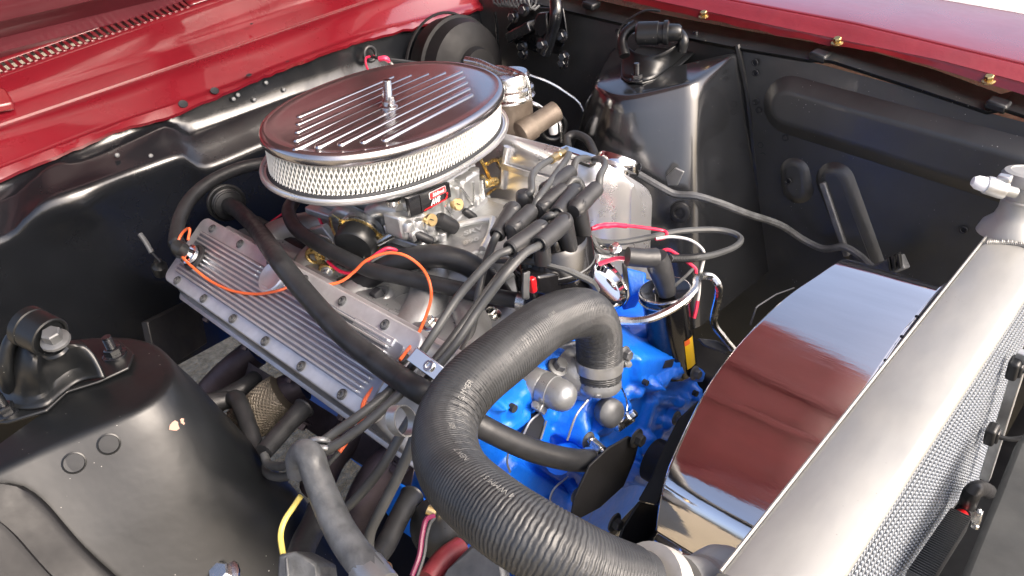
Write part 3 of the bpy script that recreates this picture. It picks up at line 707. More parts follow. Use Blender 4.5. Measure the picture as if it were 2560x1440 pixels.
# ================================================================== NEAR VALVE COVER (finned)
CO = V((0, -.208, 0)); CX = V((1, 0, 0)); CV = V((0, -.81915, -.57358)); CN = V((0, -.57358, .81915))
def K(x, v, h): return CO + CX * x + CV * v + CN * h
vc = thing('valve_cover', 'grey finned cast valve cover with a ring of socket bolts', 'valve cover', K(0, .055, -.05))
def rrect(x0, x1, v0, v1, r, h, n=6):
    out = []
    for cx_, cv_, t0 in ((x1 - r, v1 - r, 0), (x0 + r, v1 - r, 90), (x0 + r, v0 + r, 180), (x1 - r, v0 + r, 270)):
        for k in range(n + 1):
            th = math.radians(t0 + 90 * k / n); out.append(K(cx_ + r * math.cos(th), cv_ + r * math.sin(th), h))
    return out
X0, X1, V0, V1 = -.264, .268, -.003, .109
def rloft(spec, name, m, cap=True, parent=vc, bot=False, sharp=50):
    mb = MB(); rr = [rrect(*s) for s in spec]; mb.grid(rr, closed=True)
    if cap: n0 = len(mb.v) - len(rr[0]); mb.f.append(tuple(range(n0, n0 + len(rr[0]))))
    return mb.build(name, m, parent, sharp=sharp)
rloft([(X0 - .004, X1 + .055, V0 - .002, V1 + .0125, .012, -.046), (X0 + .003, X1 - .003, V0 + .003, V1 - .003, .012, -.009)], 'cover_side', 'silver', False)
rloft([(X0, X1, V0, V1, .014, -.010), (X0 - .0006, X1 + .0006, V0 - .0006, V1 + .0006, .0146, -.0085), (X0 - .0006, X1 + .0006, V0 - .0006, V1 + .0006, .0146, -.002), (X0 + .0008, X1 - .0008, V0 + .0008, V1 - .0008, .0132, -.0004), (X0 + .002, X1 - .002, V0 + .002, V1 - .002, .012, 0)], 'cover_plate', 'cover')
rloft([(X0 - .012, X1 + .062, V0 - .008, V1 + .0175, .012, -.054), (X0 - .012, X1 + .062, V0 - .008, V1 + .0175, .012, -.046), (X0 - .010, X1 + .060, V0 - .006, V1 + .0165, .012, -.0445)], 'cover_rail', 'cover')
PX0, PX1, PV0, PV1 = X0 + .022, X1 - .016, .0175, .0915
pad = rloft([(PX0, PX1, PV0, PV1, .004, -.001), (PX0 + .001, PX1 - .001, PV0 + .001, PV1 - .001, .004, .0018)], 'raised_pad', 'pad')
proto = None
nr = 11
for i in range(nr):
    v = PV0 + .004 + (PV1 - PV0 - .008) * i / (nr - 1)
    xa, xb = PX0 + .006, PX1 - .012 - .012 * abs(i - 5) / 5
    segs = [(xa, xb)]
    if 3 <= i <= 7: segs = [(xa + .038, xb)]                         # ribs stop short of the breather
    if i <= 2: segs = [(xa, -.055), (.008, xb)]                   # and of the round boss
    for (p, q_) in segs:
        mb = MB(); mb.beam(K(p, v, .0038), K(q_, v, .0038),   .0030, .0062, CN); mb.build('cover_rib', 'coverrib', pad, bevel=.0010)
mb = MB(); mb.lathe(K(-.023, .024, 0), CN, [(.024, .001), (.024, .006), (.022, .0075), (.017, .006), (.012, .0045), (0, .004)], 26); mb.build('cover_boss', 'coverrib', pad)
for x, v in [(-.222 + .0855 * i, .100) for i in range(6)] + [(-.222 + .0855 * i, .0075) for i in range(6)] + [(X0 + .010, .055), (X1 - .008, .030), (X1 - .008, .08)]:
    if proto is None:
        b_ = MB(); b_.lathe((0, 0, 0), CN, [(.0068, 0), (.0068, .0012), (.0063, .0016), (.0062, .0004), (.0052, .0004), (.005, .0030), (.0026, .0034), (.0024, .001), (0, .001)], 16)
        proto = b_.build('cover_bolt', 'greymetal', vc); place(proto, K(x, v, 0.0015), vc)
    else: copy_at(proto, K(x, v, 0.0015), vc)
# cast maker's plate towards the front of the pad
mb = MB(); mb.beam(K(.16, .021, .0025), K(.235, .021, .0025), .010, .003, CN); mb.build('cast_plate', 'coverrib', pad, bevel=.001)

# breather in the near cover
br = thing('breather', 'black breather elbow with chrome neck in a rubber grommet', 'breather', (-0.2083, -0.2574, -0.0297))
bc = V((-0.2068, -0.2576, -0.0298))
mb = MB(); mb.lathe(bc, CN, [(.0195, 0), (.0205, .003), (.0195, .006), (.016, .008), (.0155, .006)], 26); mb.build('grommet', 'rubber', br)
mb = MB(); mb.lathe(bc, CN, [(.0145, 0), (.0145, .012), (.0155, .013), (.0155, .015), (.012, .016), (.011, .022)], 24); mb.build('neck', 'chrome', br)
mb = MB(); mb.tube([bc + CN * .018, bc + CN * .030 + V((-.002, 0, .002)), V((-0.222, -0.2702, -0.0162)), V((-0.2365, -0.267, -0.0052))], [.010, .0115, .0115, .012], 14); mb.build('elbow', 'plastic', br)

# dipstick at the rear of the engine
ds = thing('dipstick', 'dipstick with a loop handle behind the valve cover', 'dipstick', (-0.3306, -0.2754, -0.0726))
MB().tube([(-0.3586, -0.2784, -0.0246), (-0.3476, -0.2778, -0.0368), (-0.3356, -0.2787, -0.0517)], .0042, 8).build('dipstick_handle', 'greymetal', ds)
MB().tube([(-0.3356, -0.2787, -0.0517), (-0.3209, -0.2757, -0.0654)], .002, 6).build('dipstick_rod', 'plastic', ds)
mb = MB(); mb.lathe((-0.3307, -0.2775, -0.0746), (.4, 0, 1), [(.010, -.02), (.012, -.012), (.012, .0), (.008, .004), (.006, .012), (0, .012)], 14); mb.build('tube_seal', 'plastic', ds)

# ================================================================== FAR VALVE COVER (tall, polished)
lv = thing('valve_cover', 'tall mirror polished valve cover on the far cylinder bank', 'valve cover', (0, .22, -.05))
sec = [(.140, -.075), (.146, -.05), (.158, .020), (.164, .040), (.171, .050), (.182, .053), (.196, .046), (.298, -.032), (.306, -.044), (.306, -.058), (.296, -.15), (.286, -.20)]
sec = [(p.y, p.z) for p in cr([(0, a, b) for a, b in sec], 3)]
cy_, cz_ = .225, -.06
def slice_(x, s): return [V((x, cy_ + (a - cy_) * s, cz_ + (b - cz_) * s)) for a, b in sec]
rows = [slice_(-.29, .9), slice_(-.285, 1), slice_(-.05, 1), slice_(.08, 1), slice_(.172, 1), slice_(.176, 1)]
for k in range(1, 15):
    th = math.pi / 2 * k / 14; s_ = max(.3, (1 - math.sin(th) ** 2.6) ** (1 / 2.6)); rows.append([V((.170 + .066 * math.sin(th), .245 + (a - .245) * s_, -.20 + (b + .20) * (1 - (1 - s_) * .30))) for a, b in sec])
mb = MB(); mb.grid(rows, flip=True); n0 = len(mb.v) - len(sec); mb.f.append(tuple(range(n0 + len(sec) - 1, n0 - 1, -1)))
mb.build('cover_shell', 'polished', lv, sharp=75)
# raised rib and step along its inner wall
mb = MB(); mb.beam(*[(0.0417, 0.15, 0.0169), (0.2344, 0.15, 0.0137)], .010, .005, (0, -1, .1)); mb.build('wall_rib', 'polished', lv, bevel=.0015)
mb = MB(); mb.tube([(0.0479, 0.16, 0.047), (0.0433, 0.156, 0.025), (0.0383, 0.15, -0.0216)], .006, 8); mb.build('wall_rib', 'polished', lv)
mb = MB(); mb.prism([(x, a, b) for x, a, b in [(.232, .138, -.072), (.232, .142, -.060), (.232, .300, -.150), (.232, .296, -.164)]], (-.5, 0, 0)); mb.build('gasket', 'dark', lv)
mb = MB(); mb.prism([(.242, .118, -.094), (.242, .136, -.072), (.242, .305, -.170), (.242, .300, -.205)], (-.52, 0, 0)); mb.build('head_rail', 'cast', lv, bevel=.003)
oc = thing('oil_filler_cap', 'round chrome oil filler cap on the polished valve cover', 'cap', (0.12, 0.3409, -0.0357))
kn = V((0, .6, .8)); p = V((0.165, 0.2837, -0.0051))
mb = MB(); mb.lathe(p - kn * .012, kn, [(.022, -.012), (.022, .004), (.0345, .006), (.036, .009), (.036, .020), (.034, .023), (.03, .0235), (.028, .0215), (0, .0215)], 34); mb.build('cap_disc', 'chrome', oc)

# ================================================================== ENGINE BLOCK AND HEADS
eb = thing('engine_block', 'blue painted engine block under the intake', 'engine', (0, 0, -.35))
mb = MB(); mb.prism([(.32, -.17, -.14), (.32, -.02, -.15), (.32, .02, -.15), (.32, .24, -.20), (.32, .16, -.52), (.32, -.14, -.52)], (-.62, 0, 0)); mb.build('block', 'blue', eb, bevel=.008)
mb = MB(); mb.prism([K(X1 + .045, -.012, -.055), K(X1 + .045, .120, -.055), K(X1 + .045, .10, -.13), K(X1 + .045, -.02, -.13)], (-.59, 0, 0)); mb.build('cylinder_head', 'header', eb, bevel=.004)  # near head coloured dark for the shade below the cover rail
mb = MB(); mb.prism([(.24, .11, -.10), (.24, .30, -.20), (.24, .25, -.30), (.24, .10, -.22)], (-.52, 0, 0)); mb.build('cylinder_head', 'blue', eb, bevel=.004)
for i in range(5):
    mb = MB(); mb.hexbolt(K(-.2 + .12 * i, .126, -.062), CV, .005, .008); mb.build('head_bolt', 'header', eb)

# ================================================================== INTAKE MANIFOLD
im = thing('intake_manifold', 'grey cast aluminium intake manifold with curved runners', 'intake manifold', (.05, 0, -.06))
mb = MB(); mb.prism([(-.12, -.075, -.018), (.155, -.075, -.018), (.185, -.02, -.018), (.185, .05, -.018), (.13, .11, -.018), (-.12, .11, -.018)], (0, 0, -.05)); mb.build('plenum', 'cast', im, bevel=.008)
mb = MB(); mb.prism([K(-.25, -.012, -.05), K(.27, -.012, -.05), (.27, .135, -.09), (-.25, .135, -.09)], (0, 0, -.05)); mb.build('valley_plate', 'silver', im, bevel=.004)
for i, x in enumerate((-.19, -.07, .05, .17)):
    xs = (-.09, -.04, .04, .10)[i]
    mb = MB(); mb.tube([(xs, -.03, -.038), (xs + (x - xs) * .5, -.085, -.036), (x, -.135, -.048), (x + .01, -.180, -.068)], [.026, .026, .028, .031], 12); mb.build('runner', 'cast', im, noisy=.0012, nscale=40)
    mb = MB(); mb.tube([(xs, .04, -.038), (xs + (x - xs) * .5, .085, -.04), (x, .12, -.055), (x, .150, -.08)], [.026, .026, .028, .030], 12); mb.build('runner', 'cast', im)
# front runner plate with raised casting marks
mb = MB(); mb.prism([(0.0873, -0.0376, -0.012), (0.0795, -0.004, -0.012), (0.0941, 0.0338, -0.012), (0.1142, 0.0524, -0.012), (0.1383, 0.0227, -0.012), (0.1653, -0.0193, -0.012), (0.1562, -0.0442, -0.012), (0.1218, -0.0569, -0.012)], (0, 0, -.03)); mb.build('front_runner', 'cast', im, bevel=.005)
mb = MB(); mb.tube([(0.0946, -0.0427, -0.006), (0.0887, -0.0111, -0.006), (0.1031, 0.0263, -0.006), (0.1212, 0.0464, -0.006)], .0045, 8); mb.tube([(0.1212, 0.0464, -0.006), (0.1505, 0.0109, -0.006), (0.1688, -0.0213, -0.008)], .0045, 8); mb.build('runner_rim', 'castl', im)
lettering('casting_mark', 'SRV', .018, (0.1169, 0.0105, -0.0115), V((0.1225, 0.0225, -0.0115)) - V((0.1142, -0.0049, -0.0115)), V((0.0985, 0.0241, -0.0115)) - V((0.136, -0.0069, -0.0115)), 'castl', im, 0, .0005, .0012)
lettering('casting_mark', '890', .016, (0.1364, -0.012, -0.0115), V((0.1443, 0.0012, -0.0115)) - V((0.1344, -0.0238, -0.0115)), V((0.0985, 0.0241, -0.0115)) - V((0.136, -0.0069, -0.0115)), 'castl', im, 0, .0005, .0012)
mb = MB(); mb.tube([(0.0811, -0.0764, -0.06), (0.1204, -0.0562, -0.05), (0.1627, -0.0492, -0.045), (0.1918, -0.0556, -0.05)], [.03, .036, .034, .02], 14); mb.build('water_passage', 'cast', im, noisy=.002, nscale=30)
mb = MB(); mb.lathe((0.1423, -0.1446, -0.045), (-.1, -.25, 1), [(.03, -.03), (.026, 0), (.022, .006), (.017, .008)], 20); mb.build('cast_boss', 'castl', im)
mb = MB(); mb.lathe((0.0957, -0.1507, -0.042), (-.1, -.3, 1), [(.026, -.03), (.022, .0), (.018, .004), (.014, .004), (.013, .0)], 20); mb.build('cast_boss', 'cast', im)
mb = MB(); mb.lathe((0.0999, -0.1514, -0.04), (-.1, -.3, 1), [(.010, 0), (.010, .010), (.008, .012), (0, .012)], 4); mb.build('pipe_plug', 'dark', im, bevel=.001)
mb = MB(); mb.tube([(0.2186, -0.1019, -0.045), (0.2505, -0.1229, -0.05), (0.2816, -0.16, -0.055)], [.02, .024, .022], 12); mb.build('front_crossover', 'cast', im, noisy=.002, nscale=30)
for t in ((0.2454, -0.085, -0.05), (0.2189, -0.1608, -0.03), (0.0338, -0.1282, -0.03)):
    mb = MB(); mb.hexbolt(t, (0, -.3, 1), .0075, .011); mb.build('manifold_bolt', 'zinc', im)
mb = MB(); mb.prism([(0.1774, -0.0796, -0.055), (0.2411, -0.0794, -0.055), (0.287, -0.1406, -0.065), (0.27, -0.1793, -0.06), (0.2017, -0.1698, -0.055)], (0, 0, -.03)); mb.build('front_wall', 'cast', im, bevel=.006)

# ================================================================== CARBURETTOR
cb = thing('carburetor', 'four barrel aluminium carburetor under the air cleaner with black name badge', 'carburetor', L(0, 0, -.15))
def lbox(a, b, h, sa, sb, sh, name, m='castl', bev=.003, mbx=None):
    R = Matrix((LU, LF, LN)).transposed()
    mb = mbx or MB(); mb.box(L(a, b, h), (sa, sb, sh), R)
    return mb.build(name, m, cb, bevel=bev) if not mbx else mb
lbox(0.0, 0.005, -.150, .175, .21, .012, 'base_flange', 'castl')
lbox(0.0, 0.0, -.1275, .15, .17, .034, 'main_body', 'castl', .005)
lbox(0.0, 0.0, -.100, .165, .185, .022, 'air_horn', 'castl', .005)
lbox(-.035, .092, -.118, .05, .02, .05, 'fuel_bowl', 'castl', .005)
lbox(.045, .095, -.118, .05, .024, .05, 'fuel_bowl', 'castl', .005)
for a in (-.06, -.02, .03, .065):
    mb = MB(); mb.cyl(L(a, .098, -.150), L(a, .098, -.092), .0085, n=14); mb.build('cast_column', 'castl', cb)
mb = MB(); mb.lathe(L(0, 0, -.092), LN, [(.060, 0), (.063, .004), (.063, .012)], 40); mb.build('air_horn_flange', 'castl', cb)
for a, b in ((-.07, .03), (-.072, -.03), (-.075, .075), (.074, .07)):
    mb = MB(); mb.cyl(L(a, b, -.145), L(a, b, -.09), .011, .009, 14); mb.build('cast_column', 'castl', cb)
# near side castings
mb = MB(); mb.tube([(-0.0576, -0.1032, 0.0142), (-0.0289, -0.0984, 0.0279), (0.0022, -0.0941, 0.0238), (0.024, -0.0868, 0.0205)], [.006, .011, .012, .009], 10); mb.build('side_casting', 'castl', cb)
mb = MB(); mb.tube([(0.0224, -0.0884, 0.0363), (0.054, -0.0821, 0.0483), (0.077, -0.0764, 0.0473)], [.010, .013, .010], 12); mb.build('side_casting', 'castl', cb)
mb = MB(); mb.cyl(*[(0.0677, -0.0759, 0.0613), (0.0622, -0.0799, 0.0129)], .0085, n=14); mb.cyl(*[(0.0667, -0.0761, 0.0628), (0.066, -0.0768, 0.0523)], .011, n=14); mb.build('dashpot', 'zinc', cb)
mb = MB(); mb.prism([(0.0125, -0.0883, 0.0083), (0.0388, -0.0813, 0.0179), (0.0437, -0.0816, -0.011), (0.0162, -0.0892, -0.0258)], LU * .02); mb.build('side_web', 'castl', cb, bevel=.003)
mb = MB(); mb.prism([(-0.0914, -0.1049, 0.0022), (-0.0609, -0.0966, 0.0169), (-0.0509, -0.0961, -0.0202), (-0.0866, -0.106, -0.0402)], LU * .03); mb.build('side_web', 'castl', cb, bevel=.003)
for t in [(0.0717, -0.0747, 0.0281), (0.0733, -0.0752, 0.011), (0.1104, -0.0913, 0.0416), (0.1045, -0.0712, 0.0336), (0.0648, 0.068, -0.0008), (0.0699, 0.0402, -0.0138), (0.1036, -0.0518, 0.0215), (0.0984, -0.031, -0.0053)]:
    mb = MB(); mb.lathe(t, LN, [(.007, -.006), (.007, .004), (.0055, .006), (0, .006)], 10); mb.build('small_boss', 'castl', cb)
# front face: mixture screws, vacuum ports with rubber caps
for t in [(0.1075, -0.0503, 0.031), (0.0919, 0.0112, 0.0236)]:
    ax = LF * .9 + LN * .35 - LU * .2
    mb = MB(); mb.lathe(V(t) - ax * .012, ax, [(.0055, 0), (.0055, .008), (.0088, .009), (.0088, .0135), (.0078, .0145), (0, .0145)], 16); mb.build('mixture_screw', 'brass', cb)
    mb = MB(); mb.beam(V(t) + ax * .0029 - LU * .006 + LN * .004, V(t) + ax * .0029 + LU * .006 - LN * .004, .0012, .001, ax); mb.build('screw_slot', 'dark', cb)
    mb = MB(); mb.lathe(V(t) - ax * .030 - LN * .004, ax, [(.008, 0), (.008, .018), (.006, .02)], 14); mb.build('screw_boss', 'castl', cb)
for (t0, t1, r) in ((*[(0.0943, -0.0276, 0.0183), (0.1037, -0.0088, -0.0026)], .0108), (*[(0.0734, 0.0385, -0.0055), (0.0796, 0.0488, -0.0189)], .0062), (*[(0.1073, -0.0793, 0.0231), (0.1205, -0.0644, 0.008)], .0062)):
    mb = MB(); d = (V(t1) - V(t0)); mb.lathe(t0, d, [(r * .7, -.004), (r, 0), (r, d.length - r * .5), (r * .8, d.length), (0, d.length + r * .25)], 16); mb.build('port_cap', 'rubber', cb)
mb = MB(); mb.tube([(0.1078, -0.0847, 0.0167), (0.1097, -0.0873, 0.0276), (0.1076, -0.0787, 0.0272), (0.1077, -0.0699, 0.0201)], .004, 8); mb.build('vacuum_port', 'castl', cb)
mb = MB(); mb.prism([(0.0505, 0.0886, -0.01), (0.0417, 0.1198, -0.0207), (0.0363, 0.1221, -0.0598), (0.0413, 0.1022, -0.058), (0.0479, 0.0841, -0.0396)], LF * -.02); mb.build('linkage_boss', 'castl', cb, bevel=.003)
mb = MB(); mb.cyl(*[(0.0536, 0.0922, 0.0225), (0.046, 0.0947, -0.0344)], .0075, n=14); mb.build('metering_rod_cover', 'zinc', cb)
for a0_, b0_ in ([(0.0807, 0.0305, 0.0382), (0.0695, 0.0568, -0.0014)], [(0.1005, -0.0183, 0.0362), (0.0938, -0.0029, 0.0121)], [(0.07, 0.0633, 0.0317), (0.0647, 0.0627, -0.0119)]):
    mb = MB(); mb.cyl(a0_, b0_, .0017, n=8); mb.build('link_rod', 'zinc', cb)
mb = MB(); mb.prism([(0.0732, 0.0273, 0.0377), (0.0593, 0.0803, 0.0286), (0.0559, 0.075, -0.0095), (0.0672, 0.0336, 0.0015)], LF * -.025); mb.build('front_casting', 'castl', cb, bevel=.004)
mb = MB(); mb.prism([(0.1092, -0.1002, 0.0569), (0.0913, -0.0392, 0.0307), (0.0714, 0.0301, 0.0041), (0.0728, 0.0393, -0.0259), (0.0888, -0.0198, -0.0103), (0.1014, -0.0644, 0.0051), (0.1084, -0.1005, 0.0244)], LF * -.03); mb.build('front_casting', 'castl', cb, bevel=.004)
mb = MB(); mb.prism([(0.1081, -0.0751, 0.0293), (0.1043, -0.0604, 0.0274), (0.1036, -0.0549, 0.0075), (0.1071, -0.0681, 0.0099)], LF * -.006); mb.build('bright_lug', 'zinc', cb, bevel=.001)
# throttle linkage, gold plated, far side
for pts, r in (([(0.0359, 0.1124, 0.0433), (0.0289, 0.1273, 0.0161), (0.0223, 0.1406, -0.0113)], .0032), ([(0.0362, 0.1249, 0.0287), (0.0284, 0.147, 0.0252), (0.0185, 0.1682, 0.0116)], .003), ([(0.0169, 0.154, -0.0286), (0.0278, 0.1332, -0.0229), (0.0386, 0.1115, -0.0194)], .0025), ([(0.0383, 0.1093, 0.0154), (0.0273, 0.1331, -0.0104), (0.0172, 0.1609, -0.0137)], .0035)):
    mb = MB(); mb.tube(pts, r, 8); mb.build('linkage_rod', 'gold', cb)
mb = MB(); mb.ring((0.0189, 0.163, 0.0047), LF * .5 + LU * .8 + LN * .2, .013, .0038, 22, 8); mb.build('throttle_cam', 'gold', cb)
sp = MB(); s0, s1 = [(0.0393, 0.1067, 0.0019), (0.0221, 0.1531, -0.0143)]; s0, s1 = V(s0), V(s1); bx, by, ba = basis(s1 - s0)
sp.tube([s0.lerp(s1, i / 80) + (bx * math.cos(i * .8) + by * math.sin(i * .8)) * .006 for i in range(81)], .0011, 5, 1); sp.build('return_spring', 'gold', cb)
# electric choke
cc = V((0.0245, -0.1205, 0.0067)); cax = (LU * -.9 + LF * .25 + LN * -.25).normalized()
mb = MB(); mb.lathe(cc - cax * .026, cax, [(.030, 0), (.031, .004), (.031, .010), (.028, .011)], 32); mb.build('choke_housing', 'castl', cb)
mb = MB(); mb.lathe(cc - cax * .015, cax, [(.0325, 0), (.0325, .004), (.030, .005)], 34); mb.build('choke_retainer', 'zinc', cb)
mb = MB(); mb.lathe(cc - cax * .011, cax, [(.0315, 0), (.0315, .0025), (.0305, .003)], 34); mb.build('choke_band', 'gold', cb)
mb = MB(); mb.lathe(cc - cax * .0085, cax, [(.0295, 0), (.0290, .018), (.026, .022), (.018, .0235), (0, .0235)], 32); mb.build('choke_cap', 'plastic', cb)
for k in range(3):
    x, y, a = basis(cax); mb = MB(); mb.hexbolt(cc - cax * .010 + (x * math.cos(2.1 * k + .6) + y * math.sin(2.1 * k + .6)) * .031, cax, .0035, .005); mb.build('retainer_screw', 'gold', cb)
mb = MB(); mb.cyl(*[(0.0465, -0.1019, 0.0016), (0.066, -0.0861, 0.0138)], .0055, n=12); mb.build('choke_shaft', 'zinc', cb)
for pts, r in (([(-0.0522, -0.11, 0.0156), (-0.0397, -0.1177, 0.0065), (-0.0202, -0.1238, -0.0043)], .0022), ([(-0.0451, -0.1079, 0.023), (-0.0138, -0.1057, 0.015), (0.0194, -0.0972, 0.0208)], .0016), ([(-0.0157, -0.123, -0.0098), (-0.0045, -0.1196, 0.0012), (0.0022, -0.1125, 0.0069)], .003)):
    mb = MB(); mb.tube(pts, r, 8); mb.build('choke_link', 'gold', cb)
# kickdown lever near the hoses
mb = MB(); mb.tube([(-0.058, -0.1547, -0.0211), (-0.0412, -0.1502, -0.0145), (-0.0377, -0.1502, -0.03), (-0.0158, -0.1559, -0.0462)], [.004, .006, .005, .006], 8); mb.build('throttle_lever', 'gold', cb)
mb = MB(); mb.ring((-0.0455, -0.1518, -0.025), -LU + LF * .4, .012, .003, 20, 8); mb.ring((-0.0161, -0.1556, -0.0385), -LU + LF * .4, .009, .0035, 20, 8); mb.build('throttle_loop', 'gold', cb)
mb = MB(); mb.hexbolt((-0.013, -0.1569, -0.038), -LU + LF * .4, .006, .008); mb.build('lever_bolt', 'zinc', cb)
mb = MB(); mb.prism([(-0.0789, -0.138, 0.0009), (-0.0454, -0.1291, 0.0132), (-0.0077, -0.1315, -0.0129), (-0.0382, -0.1401, -0.0318), (-0.0678, -0.1465, -0.0149)], LU * .012); mb.build('side_bracket', 'castl', cb, bevel=.002)
for t in [(-0.0299, -0.1383, 0.0009), (-0.0232, -0.1368, -0.0016), (-0.0168, -0.1354, -0.0054)]:
    mb = MB(); mb.box(t, (.018, .003, .010), Matrix((LF, LU, LN)).transposed()); mb.build('connector_rib', 'castl', cb, bevel=.001)
# name badge
bq = [(0.1336, -0.0985, 0.0898), (0.1113, -0.0646, 0.0754), (0.0938, 0.0012, 0.062), (0.0904, 0.0032, 0.0384), (0.1072, -0.0629, 0.0462), (0.1295, -0.0956, 0.0623)]
mb = MB(); mb.prism([bq[1], bq[2], bq[3], bq[4]], LF * -.006); badge = mb.build('badge', 'labelblack', cb, bevel=.0008)
mb = MB(); mb.prism([(0.1162, -0.0871, 0.0804), (0.1122, -0.0659, 0.0761), (0.1082, -0.0642, 0.047), (0.112, -0.0842, 0.0517)], LF * -.006); mb.build('badge_side', 'labelblack', cb, bevel=.0006)
B0 = [V(p) for p in [(0.1119, -0.0651, 0.0757), (0.0945, 0.0006, 0.0624), (0.0911, 0.0027, 0.0388), (0.1079, -0.0634, 0.0466)]]
def BQ(s, t): return B0[0].lerp(B0[1], s).lerp(B0[3].lerp(B0[2], s), t)
bx_ = (BQ(1, .5) - BQ(0, .5)).normalized(); by_ = (BQ(.5, 0) - BQ(.5, 1)).normalized()
bw_, bh_ = (BQ(1, .5) - BQ(0, .5)).length, (BQ(.5, 0) - BQ(.5, 1)).length
def rr2(cx_, cy_, w_, h_, r, n=4):
    o = []
    for sx_, sy_, t0 in ((1, 1, 0), (-1, 1, 90), (-1, -1, 180), (1, -1, 270)):
        for k in range(n + 1):
            th = math.radians(t0 + 90 * k / n); o.append((cx_ + sx_ * (w_ / 2 - r) + r * math.cos(th), cy_ + sy_ * (h_ / 2 - r) + r * math.sin(th)))
    return o
def bp_(x, y, h=0): return BQ(.5, .5) + bx_ * x + by_ * y + LF * h
for nm, m, w_, h_, z_ in (('badge_border', 'labelwhite', .56, .40, .0004), ('badge_emblem', 'labelred', .53, .37, .0008)):
    mb = MB(); mb.prism([bp_(x, y, 0) for x, y in rr2(.06 * bw_, .20 * bh_, w_ * bw_, h_ * bh_, .0025)], LF * z_); mb.build(nm, m, badge)
lettering('badge_script', 'Edelbrock', .30 * bh_, bp_(.06 * bw_, .205 * bh_, .0011), bx_, by_, 'labelwhite', badge, .35, .0002, .0003, .82)
lettering('badge_letters', 'AVS', .42 * bh_, bp_(-.06 * bw_, -.20 * bh_, .0005), bx_, by_, 'labelwhite', badge, .35, .0006, .0003, 1.02)
lettering('badge_numeral', '2', .42 * bh_, bp_(.32 * bw_, -.20 * bh_, .0005), bx_, by_, 'labelred', badge, .35, .0003, .0003, 1.1)
mb = MB(); mb.prism([bp_(-.44 * bw_, -.46 * bh_), bp_(-.40 * bw_, -.39 * bh_), bp_(.34 * bw_, -.37 * bh_), bp_(.30 * bw_, -.44 * bh_)], LF * .0005); mb.build('badge_stripe', 'labelred', badge)

# ================================================================== DISTRIBUTOR
di = thing('distributor', 'glossy black distributor with grey clip at the front of the engine', 'distributor', (.285, -.005, -.06))
DC = V((.283, -.006, 0))
mb = MB(); mb.lathe(DC, (0, 0, 1), [(.034, -.09), (.040, -.075), (.046, -.045), (.050, -.035), (.051, -.012), (.050, .0)], 32); mb.build('distributor_body', 'capblack', di)
mb = MB(); mb.lathe(DC, (0, 0, 1), [(.052, .0), (.0535, .002), (.0535, .007), (.0515, .010), (.049, .034), (.044, .040), (.02, .042), (0, .042)], 32); mb.build('distributor_cap', 'capblack', di)
mb = MB(); mb.ring(DC + V((0, 0, .0085)), (0, 0, 1), .0515, .0014, 36, 6); mb.build('cap_rim', 'greymetal', di)
mb = MB(); mb.tube([(0.325, -0.0946, 0.04), (0.325, -0.1, 0.0295), (0.325, -0.0993, 0.0156)], .004, 8); mb.beam(*[(0.33, -0.0996, 0.0522), (0.33, -0.1053, 0.0209)], .010, .0025, (1, 0, 0)); mb.build('cap_clip', 'greymetal', di, bevel=.0008)
mb = MB(); mb.box((0.322, -0.0847, 0.0246), (.008, .008, .020)); mb.build('red_seal', 'labelred', di, bevel=.002)
mb = MB(); mb.prism([(0.322, -0.0744, 0.031), (0.322, -0.0373, 0.0172), (0.322, -0.0097, -0.0028), (0.322, -0.0117, -0.025), (0.322, -0.0545, -0.0074), (0.322, -0.0774, 0.0079)], (-.03, 0, 0)); mb.build('module_box', 'capblack', di, bevel=.004)

# spark plug leads: each lead with its distributor boot
def lead(label, top, hdir, wire, drop=.042, hl=.040, vert=True, r=.0047, group='spark plug leads', post=None):
    top = V(top); base = V(post) if post else None
    t = thing('spark_plug_lead', label, 'ignition lead', top, group)
    if vert:
        b0 = top + V((0, 0, -drop)) if base is None else base
        ax = top - b0
        mb = MB(); mb.lathe(b0, ax, [(.0092, 0), (.0100, .002), (.0106, ax.length - .012), (.0112, ax.length - .006), (.0104, ax.length), (.008, ax.length + .0025), (0, ax.length + .003)], 20); mb.build('boot_leg', 'boot', t)
    if hdir is not None:
        e = V(hdir); d = e - top; l = d.length
        s = top - V((0, 0, .006))
        e = e - V((0, 0, .006)); d = e - s
        mb = MB(); mb.lathe(s - d.normalized() * .008, d, [(0, -.002), (.008, -.001), (.0105, .003), (.0108, .012), (.0098, l + .006), (.0085, l + .0075), (.0082, l + .005), (.0078, l + .005)], 20); mb.build('boot_arm', 'boot', t)
        mb = MB(); mb.ring(e - d.normalized() * .001, d, .0083, .0013, 20, 6); mb.build('boot_lip', 'boot', t)
        wire = [e - d.normalized() * .006, e + d.normalized() * .004] + wire
    else: wire = [top - V((0, 0, .004))] + wire
    mb = MB(); mb.tube(wire, r, 10, 6); mb.build('lead_wire', 'wire', t)
    return t
lead('ignition lead rising from the rearmost distributor boot with a brass crimp at its end', (0.2401, -0.0025, 0.085), None, [(0.2492, 0.0011, 0.088), (0.2231, 0.0313, 0.09), (0.2032, 0.0679, 0.085), (0.1944, 0.1013, 0.08), (0.1774, 0.1433, 0.07), (0.158, 0.1758, 0.06)], .05)
t_ = thing('wire_ferrule', 'olive brass crimp sleeve on the rear ignition lead', 'ferrule', (0.1875, 0.1203, 0.076))
mb = MB(); a, b = [(0.1968, 0.097, 0.081), (0.1807, 0.1398, 0.072)]; mb.cyl(a, b, .0058, n=12); mb.ring(V(a).lerp(V(b), .5), V(b) - V(a), .0058, .0008, 12, 4); mb.build('sleeve', 'brass', t_)
